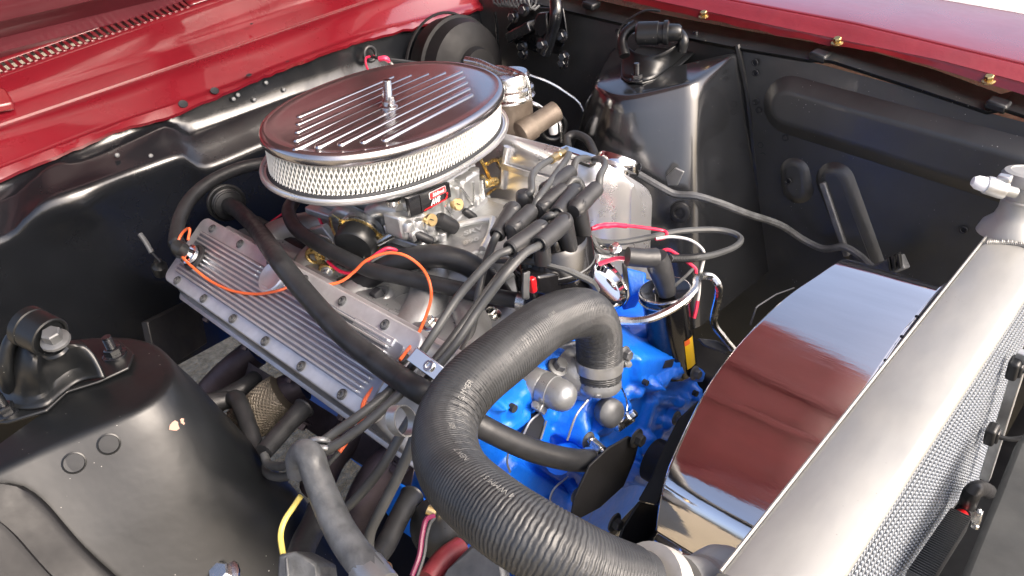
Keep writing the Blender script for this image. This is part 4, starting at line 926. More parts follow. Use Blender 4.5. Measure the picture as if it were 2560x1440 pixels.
lead('ignition lead with its boot lying towards the two separators, behind the others', (0.2512, 0.0279, 0.085), (0.2415, 0.0858, 0.085), [(0.2338, 0.1048, 0.085), (0.2281, 0.1237, 0.08), (0.221, 0.1445, 0.07), (0.2004, 0.1774, 0.05)], .05)
lead('ignition lead whose wire loops back down behind the tall front boot', (0.2769, -0.009, 0.085), (0.275, 0.0326, 0.09), [(0.2755, 0.0488, 0.09), (0.2789, 0.0566, 0.085), (0.2824, 0.0577, 0.075), (0.2613, 0.0805, 0.05)], .05)
lead('ignition lead leaving the leftmost distributor boot steeply downward', (0.2526, -0.0376, 0.085), (0.2663, -0.0795, 0.075), [(0.2583, -0.085, 0.05), (0.2425, -0.0854, 0.02), (0.2476, -0.1033, -0.0031), (0.2519, -0.1154, -0.0209), (0.2689, -0.1415, -0.0309), (0.2811, -0.1729, -0.0411)], .05)
lead('ignition lead from the left front boot running back to the polished cover', (0.2811, -0.0636, 0.083), (0.2721, -0.0242, 0.085), [(0.2705, -0.01, 0.088), (0.2589, 0.0174, 0.088), (0.2381, 0.0597, 0.085), (0.2156, 0.1029, 0.08), (0.1871, 0.144, 0.07)], .05)
lead('upper of the two long ignition leads crossing in front of the distributor', (0.3158, -0.0581, 0.088), (0.3183, -0.11, 0.088), [(0.313, -0.1256, 0.08), (0.3052, -0.1509, 0.065), (0.2981, -0.1775, 0.046), (0.2992, -0.2149, 0.0237), (0.295, -0.238, 0.0042), (0.2839, -0.2521, -0.0165), (0.2657, -0.2579, -0.0387)], .05)
lead('lower long ignition lead passing in front of every other lead', (0.3293, -0.0327, 0.088), (0.3383, -0.0845, 0.088), [(0.3419, -0.1116, 0.085), (0.3428, -0.1445, 0.075), (0.3321, -0.1742, 0.0472), (0.3323, -0.2133, 0.0242), (0.3252, -0.2387, 0.0057), (0.3081, -0.2461, -0.0195), (0.3005, -0.2554, -0.0393)], .055, post=(0.3181, -0.0127, 0.034))
lead('ignition lead on the tall upright front boot, arm pointing up to the oil cap', (0.32, 0.0035, 0.09), (0.3134, 0.0486, 0.095), [(0.3069, 0.0633, 0.097), (0.291, 0.0931, 0.095), (0.2667, 0.1188, 0.088), (0.2314, 0.1489, 0.07), (0.1984, 0.1762, 0.05)], .055, post=(0.31, 0.0228, 0.035))
lead('ignition lead from the middle boot hidden under the crossing front boot', (0.2886, 0.0353, 0.088), (0.3081, -0.0206, 0.088), [(0.3069, -0.0322, 0.085), (0.2914, -0.0319, 0.07), (0.2796, -0.0428, 0.05), (0.2808, -0.0664, 0.04), (0.2863, -0.1071, 0.03), (0.2948, -0.156, 0.0166), (0.2999, -0.2, 0.0015), (0.3009, -0.2262, -0.0088)], .05)
for p in [(0.3086, -0.0277, 0.03), (0.2769, -0.013, 0.035), (0.2474, -0.0022, 0.038), (0.2192, 0.0135, 0.04)]:
    mb = MB(); mb.lathe(p, (0, 0, 1), [(.0095, 0), (.0085, .022), (.007, .024)], 16); mb.build('cap_tower', 'capblack', di)
# chrome separators
sp_ = thing('lead_separator', 'bright separator plate on the polished cover holding leads', 'wire separator', (0.1874, 0.1628, 0.06))
mb = MB(); mb.beam(*[(0.1559, 0.1659, 0.062), (0.2174, 0.1588, 0.062)], .016, .010); mb.build('separator_plate', 'chrome', sp_, bevel=.002)
mb = MB(); mb.beam(*[(0.1453, 0.1789, 0.05), (0.2067, 0.1714, 0.05)], .014, .010); mb.build('separator_base', 'plastic', sp_, bevel=.001)
sp_ = thing('lead_separator', 'silver two-piece lead separator with a socket screw beside the hose', 'wire separator', (0.295, -0.2325, -0.0086))
A_, B_ = V((0.3014, -0.2481, 0.0195)), V((0.3407, -0.242, 0.0028)); un = CN
mb = MB(); mb.beam(A_, B_, .017, .006, V((.1, -.5, .85))); mb.build('separator_plate', 'chrome', sp_, bevel=.0012)
mb = MB(); mb.beam(A_ - V((0, -.006, .009)) , B_ - V((0, -.006, .009)), .015, .008, V((.1, -.5, .85))); mb.build('separator_base', 'plastic', sp_, bevel=.001)
mb = MB(); mb.lathe((0.325, -0.2463, 0.0127), (.1, -.5, .85), [(.0062, -.002), (.0062, .0022), (.0055, .0028), (.0032, .0028), (.003, 0), (0, 0)], 18); mb.build('socket_screw', 'zinc', sp_)

# lower ends of the leads, plugged in beside the near tower
def plug_lead(label, wire, boot, r=.0052):
    t = thing('plug_wire_end', label, 'ignition lead', wire[-1], 'spark plug leads at the near bank')
    mb = MB(); mb.tube(wire, r, 10, 6); mb.build('lead_wire', 'wire', t)
    mb = MB(); mb.tube(boot, [.0105, .0115, .0115, .0135], 14, 4); mb.build('plug_boot', 'rubber', t)
    mb = MB(); mb.ring(boot[-1], V(boot[-1]) - V(boot[-2]), .0125, .002, 18, 6); mb.build('boot_lip', 'rubber', t)
plug_lead('upper of two ignition leads crossing the cover end to the grey clip', [(0.2816, -0.2576, -0.0195), (0.2816, -0.2809, -0.0257), (0.2768, -0.3111, -0.0335), (0.2642, -0.3363, -0.0455), (0.2549, -0.3553, -0.0548), (0.2314, -0.3666, -0.0767), (0.1901, -0.3747, -0.1119), (0.1536, -0.3784, -0.1292), (0.138, -0.3746, -0.1257)], [(0.1373, -0.3735, -0.1237), (0.1266, -0.3511, -0.1248), (0.1171, -0.3252, -0.1236), (0.1086, -0.2994, -0.1238)])
plug_lead('lower of two ignition leads crossing the cover end, sweeping left low down', [(0.3085, -0.2601, -0.007), (0.3041, -0.283, -0.0167), (0.2956, -0.3139, -0.0303), (0.2837, -0.3391, -0.0432), (0.2691, -0.3573, -0.0548), (0.2363, -0.37, -0.0859), (0.1968, -0.3767, -0.1218), (0.1606, -0.3821, -0.1413), (0.1257, -0.3791, -0.1534)], [(0.1091, -0.3734, -0.1654), (0.0241, -0.3452, -0.13), (-0.0038, -0.347, -0.1367), (-0.0145, -0.3717, -0.1318)])
plug_lead('ignition lead running past the chrome ring down to a low black boot', [(0.3428, -0.29, -0.0132), (0.3404, -0.3072, -0.0286), (0.3342, -0.3289, -0.0537), (0.3177, -0.3497, -0.0845), (0.2955, -0.3673, -0.1147), (0.255, -0.3832, -0.159), (0.2291, -0.4007, -0.2033)], [(0.222, -0.3986, -0.2114), (0.2127, -0.3811, -0.2006), (0.2047, -0.3653, -0.1934), (0.198, -0.3553, -0.1935)])
plug_lead('frontmost ignition lead bending into a fat black boot near the blue block', [(0.3628, -0.2944, -0.0039), (0.3645, -0.3102, -0.0225), (0.358, -0.3268, -0.0512), (0.3499, -0.3485, -0.0834), (0.3422, -0.3659, -0.1115), (0.3395, -0.373, -0.1345), (0.3433, -0.3725, -0.1477)], [(0.3447, -0.3711, -0.1479), (0.3317, -0.3502, -0.1571), (0.314, -0.3168, -0.1572), (0.2977, -0.2873, -0.1628)], .0056)
lc = thing('lead_clip', 'small grey plastic clip joining two ignition leads', 'clip', (0.2584, -0.3564, -0.0506))
mb = MB(); mb.ring((0.2592, -0.354, -0.0491), V((-.5, .6, .4)), .009, .003, 18, 8); mb.ring((0.2679, -0.357, -0.053), V((-.5, .6, .4)), .009, .003, 18, 8); mb.build('clip_loop', 'silver', lc)
lc = thing('pipe_clip', 'shiny steel loop clip standing beside the corrugated hose', 'clip', (0.3631, -0.3163, 0.0099))
c1 = V((0.3638, -0.3147, 0.0107)); bx, by, ba = basis((.9, .15, .38))
mb = MB(); rr = [[c1 + (bx * math.cos(t) + by * math.sin(t) * .8) * (.0145 + o) + ba * h for t in [2 * math.pi * k / 30 for k in range(30)]] for o, h in ((0, -.0065), (0, .0065), (.0014, .0065), (.0014, -.0065), (0, -.0065))]
mb.grid(rr, closed=True); mb.build('clip_loop', 'castl', lc)

# ================================================================== HOSES
def hose(name, label, pts, r, m='rubber', cat='hose', n=14, k=8):
    mb = MB(); mb.tube(pts, r, n, k); o = mb.build(name, m); return tag(o, label, cat)
hose('breather_hose', 'black hose curving from the breather to behind the air cleaner', [(-0.2357, -0.2702, -0.0096), (-0.2486, -0.2606, -0.0031), (-0.2818, -0.2351, 0.0066), (-0.3081, -0.1995, 0.0188), (-0.3233, -0.157, 0.0256), (-0.3274, -0.1074, 0.0271), (-0.32, -0.0675, 0.0234), (-0.3007, -0.019, 0.015)], [.0105, .0105, .0105], 'rubber')
hose('heater_hose', 'long grey heater hose lying diagonally across the finned cover', [(-0.2773, -0.1545, -0.0065), (-0.2458, -0.1564, -0.0078), (-0.1661, -0.1725, -0.0056), (0.0011, -0.2275, 0.0278), (0.0607, -0.2385, 0.0152), (0.1214, -0.2471, 0.0019), (0.1791, -0.2549, -0.0059), (0.2375, -0.2593, -0.0091), (0.2908, -0.2625, -0.0088), (0.3353, -0.2658, -0.0038), (0.3341, -0.2349, -0.0472), (0.3604, -0.2269, -0.06), (0.3772, -0.2108, -0.0811), (0.3957, -0.1842, -0.1117), (0.4123, -0.146, -0.1464), (0.4193, -0.1059, -0.1773)], [.0132], 'rubber')
hg_ = thing('heater_grommet', 'ribbed black firewall connector at the top of the long hose', 'grommet', (-0.2996, -0.1509, -0.0141))
gax = V((-0.1661, -0.1725, -0.0056)) - V((-0.3006, -0.1495, -0.0113)); gc = V((-0.3039, -0.1474, -0.0146))
mb = MB(); mb.lathe(gc, gax, [(.030, -.02), (.031, -.014), (.026, -.010), (.026, -.004), (.022, -.002), (.022, .004), (.014, .006), (.013, .02)], 28); mb.build('grommet_body', 'plastic', hg_)
mb = MB(); mb.ring(gc + gax.normalized() * .0, gax, .0225, .0025, 28, 8); mb.ring(gc - gax.normalized() * .012, gax, .029, .003, 28, 8); mb.build('grommet_ring', 'plastic', hg_)
hose('return_hose', 'worn black hose from under the air cleaner to the intake clamp', [(-0.173, -0.0974, 0.0073), (-0.1382, -0.1278, 0.0093), (-0.0888, -0.1474, 0.0056), (-0.0281, -0.1537, 0.003), (0.0384, -0.1536, 0.0003), (0.0896, -0.1465, -0.0051), (0.1332, -0.1345, -0.0057), (0.1757, -0.1175, -0.0091), (0.2141, -0.0991, -0.0156), (0.2516, -0.0807, -0.021), (0.2793, -0.0639, -0.0262)], [.0105], 'rubber')
hose('vent_hose', 'fat dark hose arching over the intake runners', [(-0.0051, -0.1755, -0.0654), (0.027, -0.1589, -0.0478), (0.0591, -0.1441, -0.0322), (0.0889, -0.1279, -0.0124), (0.1189, -0.1075, 0.0022), (0.1509, -0.0856, 0.0068), (0.1751, -0.0671, -0.0017), (0.1949, -0.053, -0.0191), (0.2099, -0.0426, -0.044), (0.2196, -0.0375, -0.0685)], [.0150, .0155, .0155], 'rubber')
hose('rear_hose', 'black hose dropping behind the finned cover towards the carburettor', [(-0.2845, -0.1216, -0.0564), (-0.2106, -0.1267, -0.0545), (-0.1536, -0.131, -0.0507), (-0.0765, -0.1389, -0.0555), (-0.0197, -0.1375, -0.0641)], [.014], 'rubber')
def clamp(label, p, axis, R, w, m, sdir, slots=5):
    t = thing('hose_clamp', label, 'hose clamp', p, 'worm drive hose clamps')
    clamp_band('clamp_band', p, axis, R, w, m, t, sdir, slots)
    return t
clamp('small bright clamp at the end of the worn intake hose', (0.2797, -0.0636, -0.0262), V((0.2867, -0.061, -0.0261)) - V((0.2722, -0.067, -0.0249)), .0115, .011, 'zinc', (-.2, .2, -1), 6)
clamp('clamp where the long hose meets the blue water pump', (0.4163, -0.111, -0.1737), V((0.4193, -0.1059, -0.1773)) - V((0.4123, -0.146, -0.1464)), .0142, .011, 'zinc', (.1, .2, 1), 4)
mb = MB(); mb.lathe((0.4165, -0.1113, -0.1741), V((0.4193, -0.1059, -0.1773)) - V((0.4123, -0.146, -0.1464)), [(.012, 0), (.012, .035)], 16)
tag(mb.build('pump_nipple', 'blue'), 'blue stub pipe taking the long hose at the water pump', 'pipe')

# big corrugated top radiator hose
RH = cr([(0.3716, -0.0367, -0.1269), (0.3689, -0.0305, -0.1004), (0.3687, -0.0285, -0.0739), (0.372, -0.035, -0.0417), (0.3755, -0.0549, -0.011), (0.3798, -0.0872, 0.0093), (0.3823, -0.1138, 0.0193), (0.3885, -0.1439, 0.0287), (0.4007, -0.1851, 0.0398), (0.4061, -0.2292, 0.0429), (0.4069, -0.2555, 0.042), (0.4108, -0.2811, 0.0382), (0.423, -0.3065, 0.0344), (0.4489, -0.3301, 0.0371), (0.4835, -0.3477, 0.0417), (0.5191, -0.3553, 0.0481), (0.5505, -0.3579, 0.05), (0.5737, -0.3545, 0.0471), (0.5947, -0.3459, 0.0355), (0.6124, -0.327, 0.0108), (0.6273, -0.3044, -0.0143)], 12)
RHr = .0280; pitch = .0031
Lr = sum((b - a).length for a, b in zip(RH, RH[1:])); nr_ = int(Lr / pitch * 5)
RH = resample(RH, 160)
for it in range(14): RH = [RH[0]] + [(RH[i - 1] + RH[i] * 2 + RH[i + 1]) / 4 for i in range(1, 159)] + [RH[-1]]
RP = resample(RH, nr_); RF = frames(RP); v, f = [], []; ns = 80
for i in range(nr_):
    s = Lr * i / (nr_ - 1); t, a, b = RF[i]
    endf = min(1, max(0, (s - .004) / .004)) * min(1, max(0, (Lr - .008 - s) / .004))
    for q in range(ns):
        th = 2 * math.pi * q / ns
        ph = 2 * math.pi * s / pitch + .75 * math.sin(th * 17 + 2 * math.sin(s * 40)) + .5 * noise.noise(V((s * 28, math.cos(th) * 1.5, math.sin(th) * 1.5)))
        r = RHr + endf * .00055 * (math.sin(ph) + .3 * math.sin(2 * ph + 1)) - (1 - endf) * .0012
        v.append(RP[i] + (a * math.cos(th) + b * math.sin(th)) * r)
for i in range(nr_ - 1):
    for q in range(ns):
        q2 = (q + 1) % ns; f.append((i * ns + q, i * ns + q2, (i + 1) * ns + q2, (i + 1) * ns + q))
rh = thing('radiator_hose', 'thick grey corrugated radiator hose bending across the front', 'radiator hose', RP[nr_ // 2])
mb = MB(); mb.add(v, f); mb.build('hose_body', 'flex', rh, sharp=80)
def hose_print(body, s0, th0, size, flip=1):
    """letters wrapped on to the hose, running along it"""
    vv, ff = text_mesh(body, size)
    w = max(x for x, y in vv); out = []
    for x, y in vv:
        s = s0 - x * flip; i = max(0, min(nr_ - 2, int(s / Lr * (nr_ - 1)))); t, a, b = RF[i]
        th = th0 + y * flip / RHr
        out.append(RP[i] + t * (s - Lr * i / (nr_ - 1)) + (a * math.cos(th) + b * math.sin(th)) * (RHr + .0007))
    mb = MB(); mb.add(out, ff); mb.build('hose_print', 'print_', rh, label=None)
camv = V((0.836, -0.585, 0.48))
def facing(s, off=0):
    i = int(s / Lr * (nr_ - 1)); t, a, b = RF[i]; d = camv - RP[i]
    return math.atan2(d.dot(b), d.dot(a)) + off
for body, fr, off, sz in (('GUMMER', .565, -.05, .0075), ('625', .66, -.35, .0065), ('NEW 7', .73, -.55, .0065), ('4 WMM 51', .80, -.6, .0065), ('GUM', .36, .1, .0065)):
    hose_print(body, Lr * fr, facing(Lr * fr, off), sz)
clamp('clean clamp holding the corrugated hose on the thermostat neck', RP[int(nr_ * .040)], RF[int(nr_ * .040)][0], .0288, .0145, 'castl', (.45, .85, .2), 0)
clamp('wide slotted clamp on the radiator end of the corrugated hose', V((0.6301, -0.2922, -0.0233)), V((0.6378, -0.2721, -0.0482)) - V((0.6258, -0.3023, -0.0104)), .0302, .017, 'bandsteel', (.2, -.6, -.8), 9)

# ================================================================== THERMOSTAT HOUSING
th = thing('thermostat_housing', 'silver painted thermostat housing with bypass stub under the hose', 'thermostat housing', (0.33, -0.0332, -0.1536))
nk0 = RP[2]; nk1 = RP[int(nr_ * .05)]
mb = MB(); mb.lathe(nk0 - (nk1 - nk0).normalized() * .004, nk1 - nk0, [(.026, -.006), (.0285, -.002), (.0285, .004), (.027, .008), (.0268, .03)], 28); mb.build('outlet_neck', 'silver', th)
mb = MB(); mb.tube([(0.3202, -0.0477, -0.1124), (0.3362, -0.0454, -0.1192), (0.3495, -0.0402, -0.1291), (0.3613, -0.0338, -0.136)], [.026, .029, .029, .025], 18); mb.build('housing_body', 'silver', th, noisy=.001, nscale=50)
mb = MB(); mb.prism([(0.2969, -0.0755, -0.1054), (0.3119, -0.0449, -0.0905), (0.329, -0.0184, -0.0916), (0.341, -0.0183, -0.1054), (0.3302, -0.0455, -0.1123), (0.3321, -0.0676, -0.1193), (0.3142, -0.0848, -0.1167)], (-.02, 0, -.01)); mb.build('flange', 'silver', th, bevel=.004)
bp0, bp1 = V((0.3175, -0.1104, -0.101)), V((0.3795, -0.1042, -0.1013))
mb = MB(); mb.lathe(bp0, bp1 - bp0, [(.019, -.006), (.021, -.002), (.021, .026), (.0195, .028)], 24); mb.build('bypass_body', 'silver', th)
d_ = (bp1 - bp0).normalized()
mb = MB(); mb.lathe(bp0, d_, [(.0195, .028), (.0195, .052), (.018, .061), (.013, .068), (.006, .071), (0, .072)], 24); mb.build('bypass_cap', 'silver', th)
for p, s in (((0.3412, -0.0767, -0.0929), 1.0), ((0.3192, -0.1213, -0.1053), .8)):
    mb = MB(); mb.hexbolt(p, (.55, .2, .8), .0085 * s, .013 * s); mb.build('housing_bolt', 'greymetal', th)
clamp('silver slotted clamp round the capped bypass stub', bp0 + d_ * .036, d_, .0200, .013, 'silver', (.3, -.9, -.6), 7)

# ================================================================== IGNITION COIL
co = thing('ignition_coil', 'black ignition coil with clear grey top and yellow label', 'ignition coil', (0.3513, 0.1348, -0.1136))
ct = V((0.3463, 0.144, -0.098)); cu_ = V((-.12, -.02, 1)).normalized()
mb = MB(); mb.lathe(ct - cu_ * .135, cu_, [(.030, 0), (.033, .004), (.033, .118), (.0345, .122), (.0365, .126), (.0365, .134), (.0345, .137), (.032, .1365)], 34); mb.build('coil_can', 'capblack', co)
mb = MB(); mb.ring(ct, cu_, .0348, .0021, 36, 8); mb.ring(ct - cu_ * .010, cu_, .0362, .0016, 36, 8); mb.build('coil_rim', 'zinc', co)
mb = MB(); mb.lathe(ct - cu_ * .004, cu_, [(.033, 0), (.031, .002), (.018, .0035), (.014, .008), (.013, .018), (0, .018)], 30); mb.build('coil_top', 'capblack', co)
mb = MB(); mb.tube([(0.3596, 0.1299, -0.0912), (0.3554, 0.1283, -0.0694), (0.3524, 0.1216, -0.045), (0.3502, 0.1175, -0.0283)], [.012, .0145, .0165, .0145], 16); mb.build('coil_boot', 'boot', co)
mb = MB(); mb.tube([(0.351, 0.1163, -0.0305), (0.3423, 0.1019, -0.0262), (0.3286, 0.0844, -0.0196)], [.0135, .0125, .0125], 16); mb.build('coil_boot_arm', 'boot', co)
mb = MB(); mb.lathe((0.3606, 0.136, -0.0896), cu_, [(.004, 0), (.004, .008), (0, .0085)], 10); mb.build('coil_terminal', 'brass', co)
# yellow label bent round the can
x_, y_, _ = basis(cu_); tocam = camv - ct; ang = math.atan2(tocam.dot(y_), tocam.dot(x_))
rows = []
for h in (.018, .066):
    rows.append([ct - cu_ * (.135 - h) + (x_ * math.cos(ang + t) + y_ * math.sin(ang + t)) * .0334 for t in [.55 + .55 * k / 8 for k in range(9)]])
mb = MB(); mb.grid(rows); mb.build('coil_label', 'label', co)
rows = []
for h in (.058, .066):
    rows.append([ct - cu_ * (.135 - h) + (x_ * math.cos(ang + t) + y_ * math.sin(ang + t)) * .0337 for t in [.55 + .3 * k / 8 for k in range(9)]])
mb = MB(); mb.grid(rows); mb.build('coil_label_band', 'orange', co)
cbk = thing('coil_bracket', 'mirror chrome bracket and cup between distributor and coil', 'bracket', (0.3126, 0.0792, -0.0716))
mb = MB(); mb.lathe((0.3089, 0.0613, -0.0583), V((.55, .3, .75)), [(.034, -.012), (.036, 0), (.034, .004), (.030, .0045), (.026, -.002), (.012, -.003), (0, -.003)], 34); mb.build('chrome_cup', 'chrome', cbk)
mb = MB(); mb.prism([(0.2745, 0.0947, -0.0483), (0.284, 0.1046, -0.0488), (0.3137, 0.0924, -0.059), (0.3249, 0.091, -0.0734), (0.3288, 0.0835, -0.0859), (0.3233, 0.071, -0.0927), (0.3082, 0.067, -0.0795), (0.302, 0.0889, -0.0678)], (-.012, .004, -.012)); mb.build('bracket_plate', 'chrome', cbk, bevel=.004)
mb = MB(); mb.prism([(0.3023, 0.1073, -0.0485), (0.3081, 0.1109, -0.0515), (0.3294, 0.0873, -0.0826), (0.3288, 0.0788, -0.091), (0.3169, 0.0914, -0.0638)], (-.006, .006, -.01)); mb.build('bracket_edge', 'plastic', cbk, bevel=.002)
mb = MB(); mb.hexbolt((0.2847, 0.1159, -0.0377), (.3, -.2, 1), .006, .009); mb.cyl(*[(0.2642, 0.1083, -0.0405), (0.2905, 0.1141, -0.0463)], .005, n=10); mb.build('bracket_bolt', 'zinc', cbk)
mb = MB(); mb.prism([(0.2796, 0.141, -0.0797), (0.3059, 0.1598, -0.0903), (0.3172, 0.1378, -0.1082), (0.304, 0.1209, -0.1107)], (-.03, .02, -.05)); tag(mb.build('fuel_pump_boss', 'blue', bevel=.004), 'bright blue casting visible left of the coil', 'engine casting')
# wires round the coil
def wire(label, pts, r, m, cat='wire', name='wire'):
    mb = MB(); mb.tube(pts, r, 8, 6); return tag(mb.build(name, m), label, cat)
wire('ribbed black coil lead looping out to the right', [(0.264, 0.0848, -0.0093), (0.2669, 0.1058, -0.0277), (0.2744, 0.1494, -0.0462), (0.2889, 0.2062, -0.0588), (0.302, 0.2484, -0.0666), (0.326, 0.2977, -0.0796), (0.3491, 0.3162, -0.0867), (0.3658, 0.3128, -0.091), (0.3707, 0.2845, -0.0895), (0.3691, 0.2262, -0.0747), (0.3649, 0.171, -0.0538), (0.3595, 0.1359, -0.0381)], .0048, 'wire', 'ignition lead', 'coil_lead')
mb = MB()
cs = resample(cr([(0.366, 0.2101, -0.0697), (0.3649, 0.171, -0.0538), (0.3595, 0.1359, -0.0381)], 6), 26)
for p, q_ in zip(cs, cs[1:]): mb.ring(p, q_ - p, .0050, .0009, 12, 5)
tag(mb.build('convoluted_sleeve', 'rubber'), 'ridged sleeve on the coil lead beside the coil boot', 'sleeve')
wire('red wire wrapped in tape across the polished cover', [(0.2694, 0.0841, 0.0023), (0.2716, 0.1017, -0.0002), (0.2771, 0.1205, -0.0054), (0.2835, 0.1385, -0.0124), (0.2894, 0.167, -0.0262), (0.3005, 0.1993, -0.0423), (0.3083, 0.2037, -0.0466), (0.3081, 0.198, -0.0524), (0.3055, 0.1821, -0.0476)], .0024, 'redwire')
tag(MB().tube([(0.2727, 0.082, 0.0055), (0.2762, 0.1003, 0.0023), (0.2818, 0.1188, -0.0033), (0.286, 0.1405, -0.0132)], [.003, .0042, .0036, .003], 10).build('tape_wrap', 'redwire', noisy=.001, nscale=160), 'red tape wound round a wire in front of the polished cover', 'tape')
wire('pale wire hanging down past the coil', [(0.3053, 0.1824, -0.0471), (0.3206, 0.1992, -0.0471), (0.3402, 0.2146, -0.0536), (0.3562, 0.2206, -0.0657), (0.3622, 0.2167, -0.0769), (0.3705, 0.1939, -0.092), (0.3766, 0.1831, -0.1105), (0.3803, 0.172, -0.1265)], .0022, 'whitewire')
wire('short red wire curving above the coil terminal', [(0.3316, 0.1585, -0.0471), (0.3378, 0.1656, -0.0467), (0.3517, 0.172, -0.0561), (0.363, 0.1763, -0.0647), (0.3717, 0.1789, -0.072), (0.3745, 0.1767, -0.0776)], .0027, 'redwire')
wire('thin grey wire from the coil terminal', [(0.3693, 0.1766, -0.0717), (0.368, 0.1621, -0.0762), (0.3656, 0.1466, -0.0805), (0.3616, 0.1363, -0.0868)], .0022, 'wire')
wire('red wire end just above the yellow label', [(0.3788, 0.176, -0.1206), (0.3812, 0.1687, -0.1311), (0.3828, 0.1615, -0.1406)], .0026, 'redwire')
wire('pink sleeved wire beside the chrome bracket', [(0.2919, 0.0716, -0.0371), (0.3017, 0.0782, -0.0322), (0.3129, 0.0853, -0.0283), (0.3232, 0.0888, -0.0272)], .0032, 'pinkwire')
wire('thin black wire curving under the distributor', [(0.2796, 0.0746, -0.001), (0.2866, 0.0734, -0.0103), (0.2893, 0.0818, -0.0233), (0.2902, 0.0931, -0.031)], .0032, 'wire')
wire('grey vacuum line curving in front of the distributor to the chrome cup', [(0.231, -0.0545, 0.0119), (0.2681, -0.0555, 0.0237), (0.2981, -0.0516, 0.0302), (0.3204, -0.0349, 0.0221), (0.3349, -0.017, 0.0056), (0.3412, -0.0045, -0.0072), (0.3382, 0.0087, -0.0271)], .0044, 'wire', 'vacuum line', 'vacuum_line')
wire('steel fuel pipe bending round in front of the coil', [(0.3412, 0.0405, -0.0899), (0.3564, 0.0544, -0.0929), (0.3731, 0.0663, -0.0904), (0.3869, 0.0865, -0.0851), (0.3969, 0.1126, -0.0783), (0.3958, 0.1408, -0.0752), (0.387, 0.1586, -0.074), (0.3814, 0.1808, -0.0813), (0.3864, 0.1966, -0.089), (0.3966, 0.1981, -0.0993), (0.3976, 0.199, -0.118), (0.393, 0.1986, -0.1503), (0.3936, 0.1991, -0.1692), (0.4028, 0.207, -0.1901), (0.4155, 0.2164, -0.2135)], .0053, 'zinc', 'pipe', 'fuel_pipe')
tag(MB().prism([(0.3741, 0.1885, -0.195), (0.3939, 0.2053, -0.2002), (0.4143, 0.2161, -0.2124), (0.4102, 0.2069, -0.2174), (0.3958, 0.1975, -0.2107), (0.3835, 0.1901, -0.2042)], (-.002, .002, -.004)).build('pipe_bracket', 'greymetal', bevel=.001), 'grey metal tab at the lower end of the fuel pipe', 'bracket')

# ================================================================== WATER PUMP AND TIMING COVER
wp = thing('water_pump', 'bright blue water pump and timing cover with bosses and bolts', 'water pump', (.38, 0, -.25))
def poly2(pts): return [(p[1], p[2]) for p in pts]
COVER = poly2([(0.335, -0.1853, -0.0765), (0.335, -0.1347, -0.0818), (0.335, -0.0636, -0.0857), (0.335, 0.0639, -0.1436), (0.335, 0.1391, -0.1929), (0.335, 0.2531, -0.3026), (0.335, 0.2577, -0.3936), (0.335, 0.2106, -0.5171), (0.335, 0.0459, -0.5872), (0.335, -0.1774, -0.3749), (0.335, -0.2705, -0.2191), (0.335, -0.2289, -0.1356)])
PUMP = poly2([(0.365, -0.0447, -0.1443), (0.365, -0.0254, -0.1215), (0.365, 0.0247, -0.1138), (0.365, 0.0593, -0.1247), (0.365, 0.1453, -0.1948), (0.365, 0.1983, -0.2527), (0.365, 0.2098, -0.3017), (0.365, 0.2383, -0.3481), (0.365, 0.183, -0.3661), (0.365, 0.1492, -0.3661), (0.365, 0.1169, -0.4188), (0.365, 0.0455, -0.3861), (0.365, -0.0042, -0.358), (0.365, -0.0617, -0.2766), (0.365, -0.0939, -0.1853), (0.365, -0.0722, -0.1611)])
DECK = poly2([(0.37, 0.0435, -0.1232), (0.37, 0.1376, -0.1935), (0.37, 0.1881, -0.2498), (0.37, 0.1802, -0.2695), (0.37, 0.0981, -0.2068), (0.37, 0.0883, -0.2199), (0.37, 0.0333, -0.1717)])
FOOT = poly2([(0.37, 0.0107, -0.2946), (0.37, 0.0985, -0.3698), (0.37, 0.1093, -0.3959), (0.37, 0.0369, -0.3719), (0.37, 0.0053, -0.3348)])
FLANGE = poly2([(0.335, -0.1808, -0.0798), (0.335, -0.1289, -0.0889), (0.335, -0.1188, -0.1178), (0.335, -0.143, -0.1387), (0.335, -0.1844, -0.1202)])
def sdist(poly, y, z):
    d, ins = 9, False; n = len(poly)
    for i in range(n):
        (y0, z0), (y1, z1) = poly[i], poly[(i + 1) % n]
        ey, ez = y1 - y0, z1 - z0; t = max(0, min(1, ((y - y0) * ey + (z - z0) * ez) / (ey * ey + ez * ez)))
        d = min(d, math.hypot(y - y0 - t * ey, z - z0 - t * ez))
        if (z0 > z) != (z1 > z) and y < (y1 - y0) * (z - z0) / (z1 - z0) + y0: ins = not ins
    return d if ins else -d
def step(d, w):
    t = max(0, min(1, d / w + .5)); return t * t * (3 - 2 * t)
BOSS = [(p[1], p[2], r, h) for p, r, h in zip([(0.375, -0.0234, -0.1866), (0.375, 0.1792, -0.2539), (0.375, 0.1894, -0.3027), (0.375, 0.0604, -0.1932), (0.375, 0.1328, -0.3105), (0.375, 0.1145, -0.3668), (0.375, 0.0114, -0.1117), (0.375, -0.0679, -0.1996), (0.35, -0.0722, -0.3151), (0.345, -0.1572, -0.0986), (0.345, -0.1744, -0.0777), (0.375, -0.0107, -0.3131), (0.375, 0.1302, -0.2016), (0.375, 0.0417, -0.2927), (0.345, -0.1361, -0.2802), (0.345, -0.0837, -0.1639)], (.034, .011, .012, .010, .014, .012, .009, .013, .014, .012, .010, .011, .010, .022, .011, .012), (.012, .012, .014, .014, .012, .010, .010, .014, .014, .006, .008, .010, .006, .016, .010, .008))]
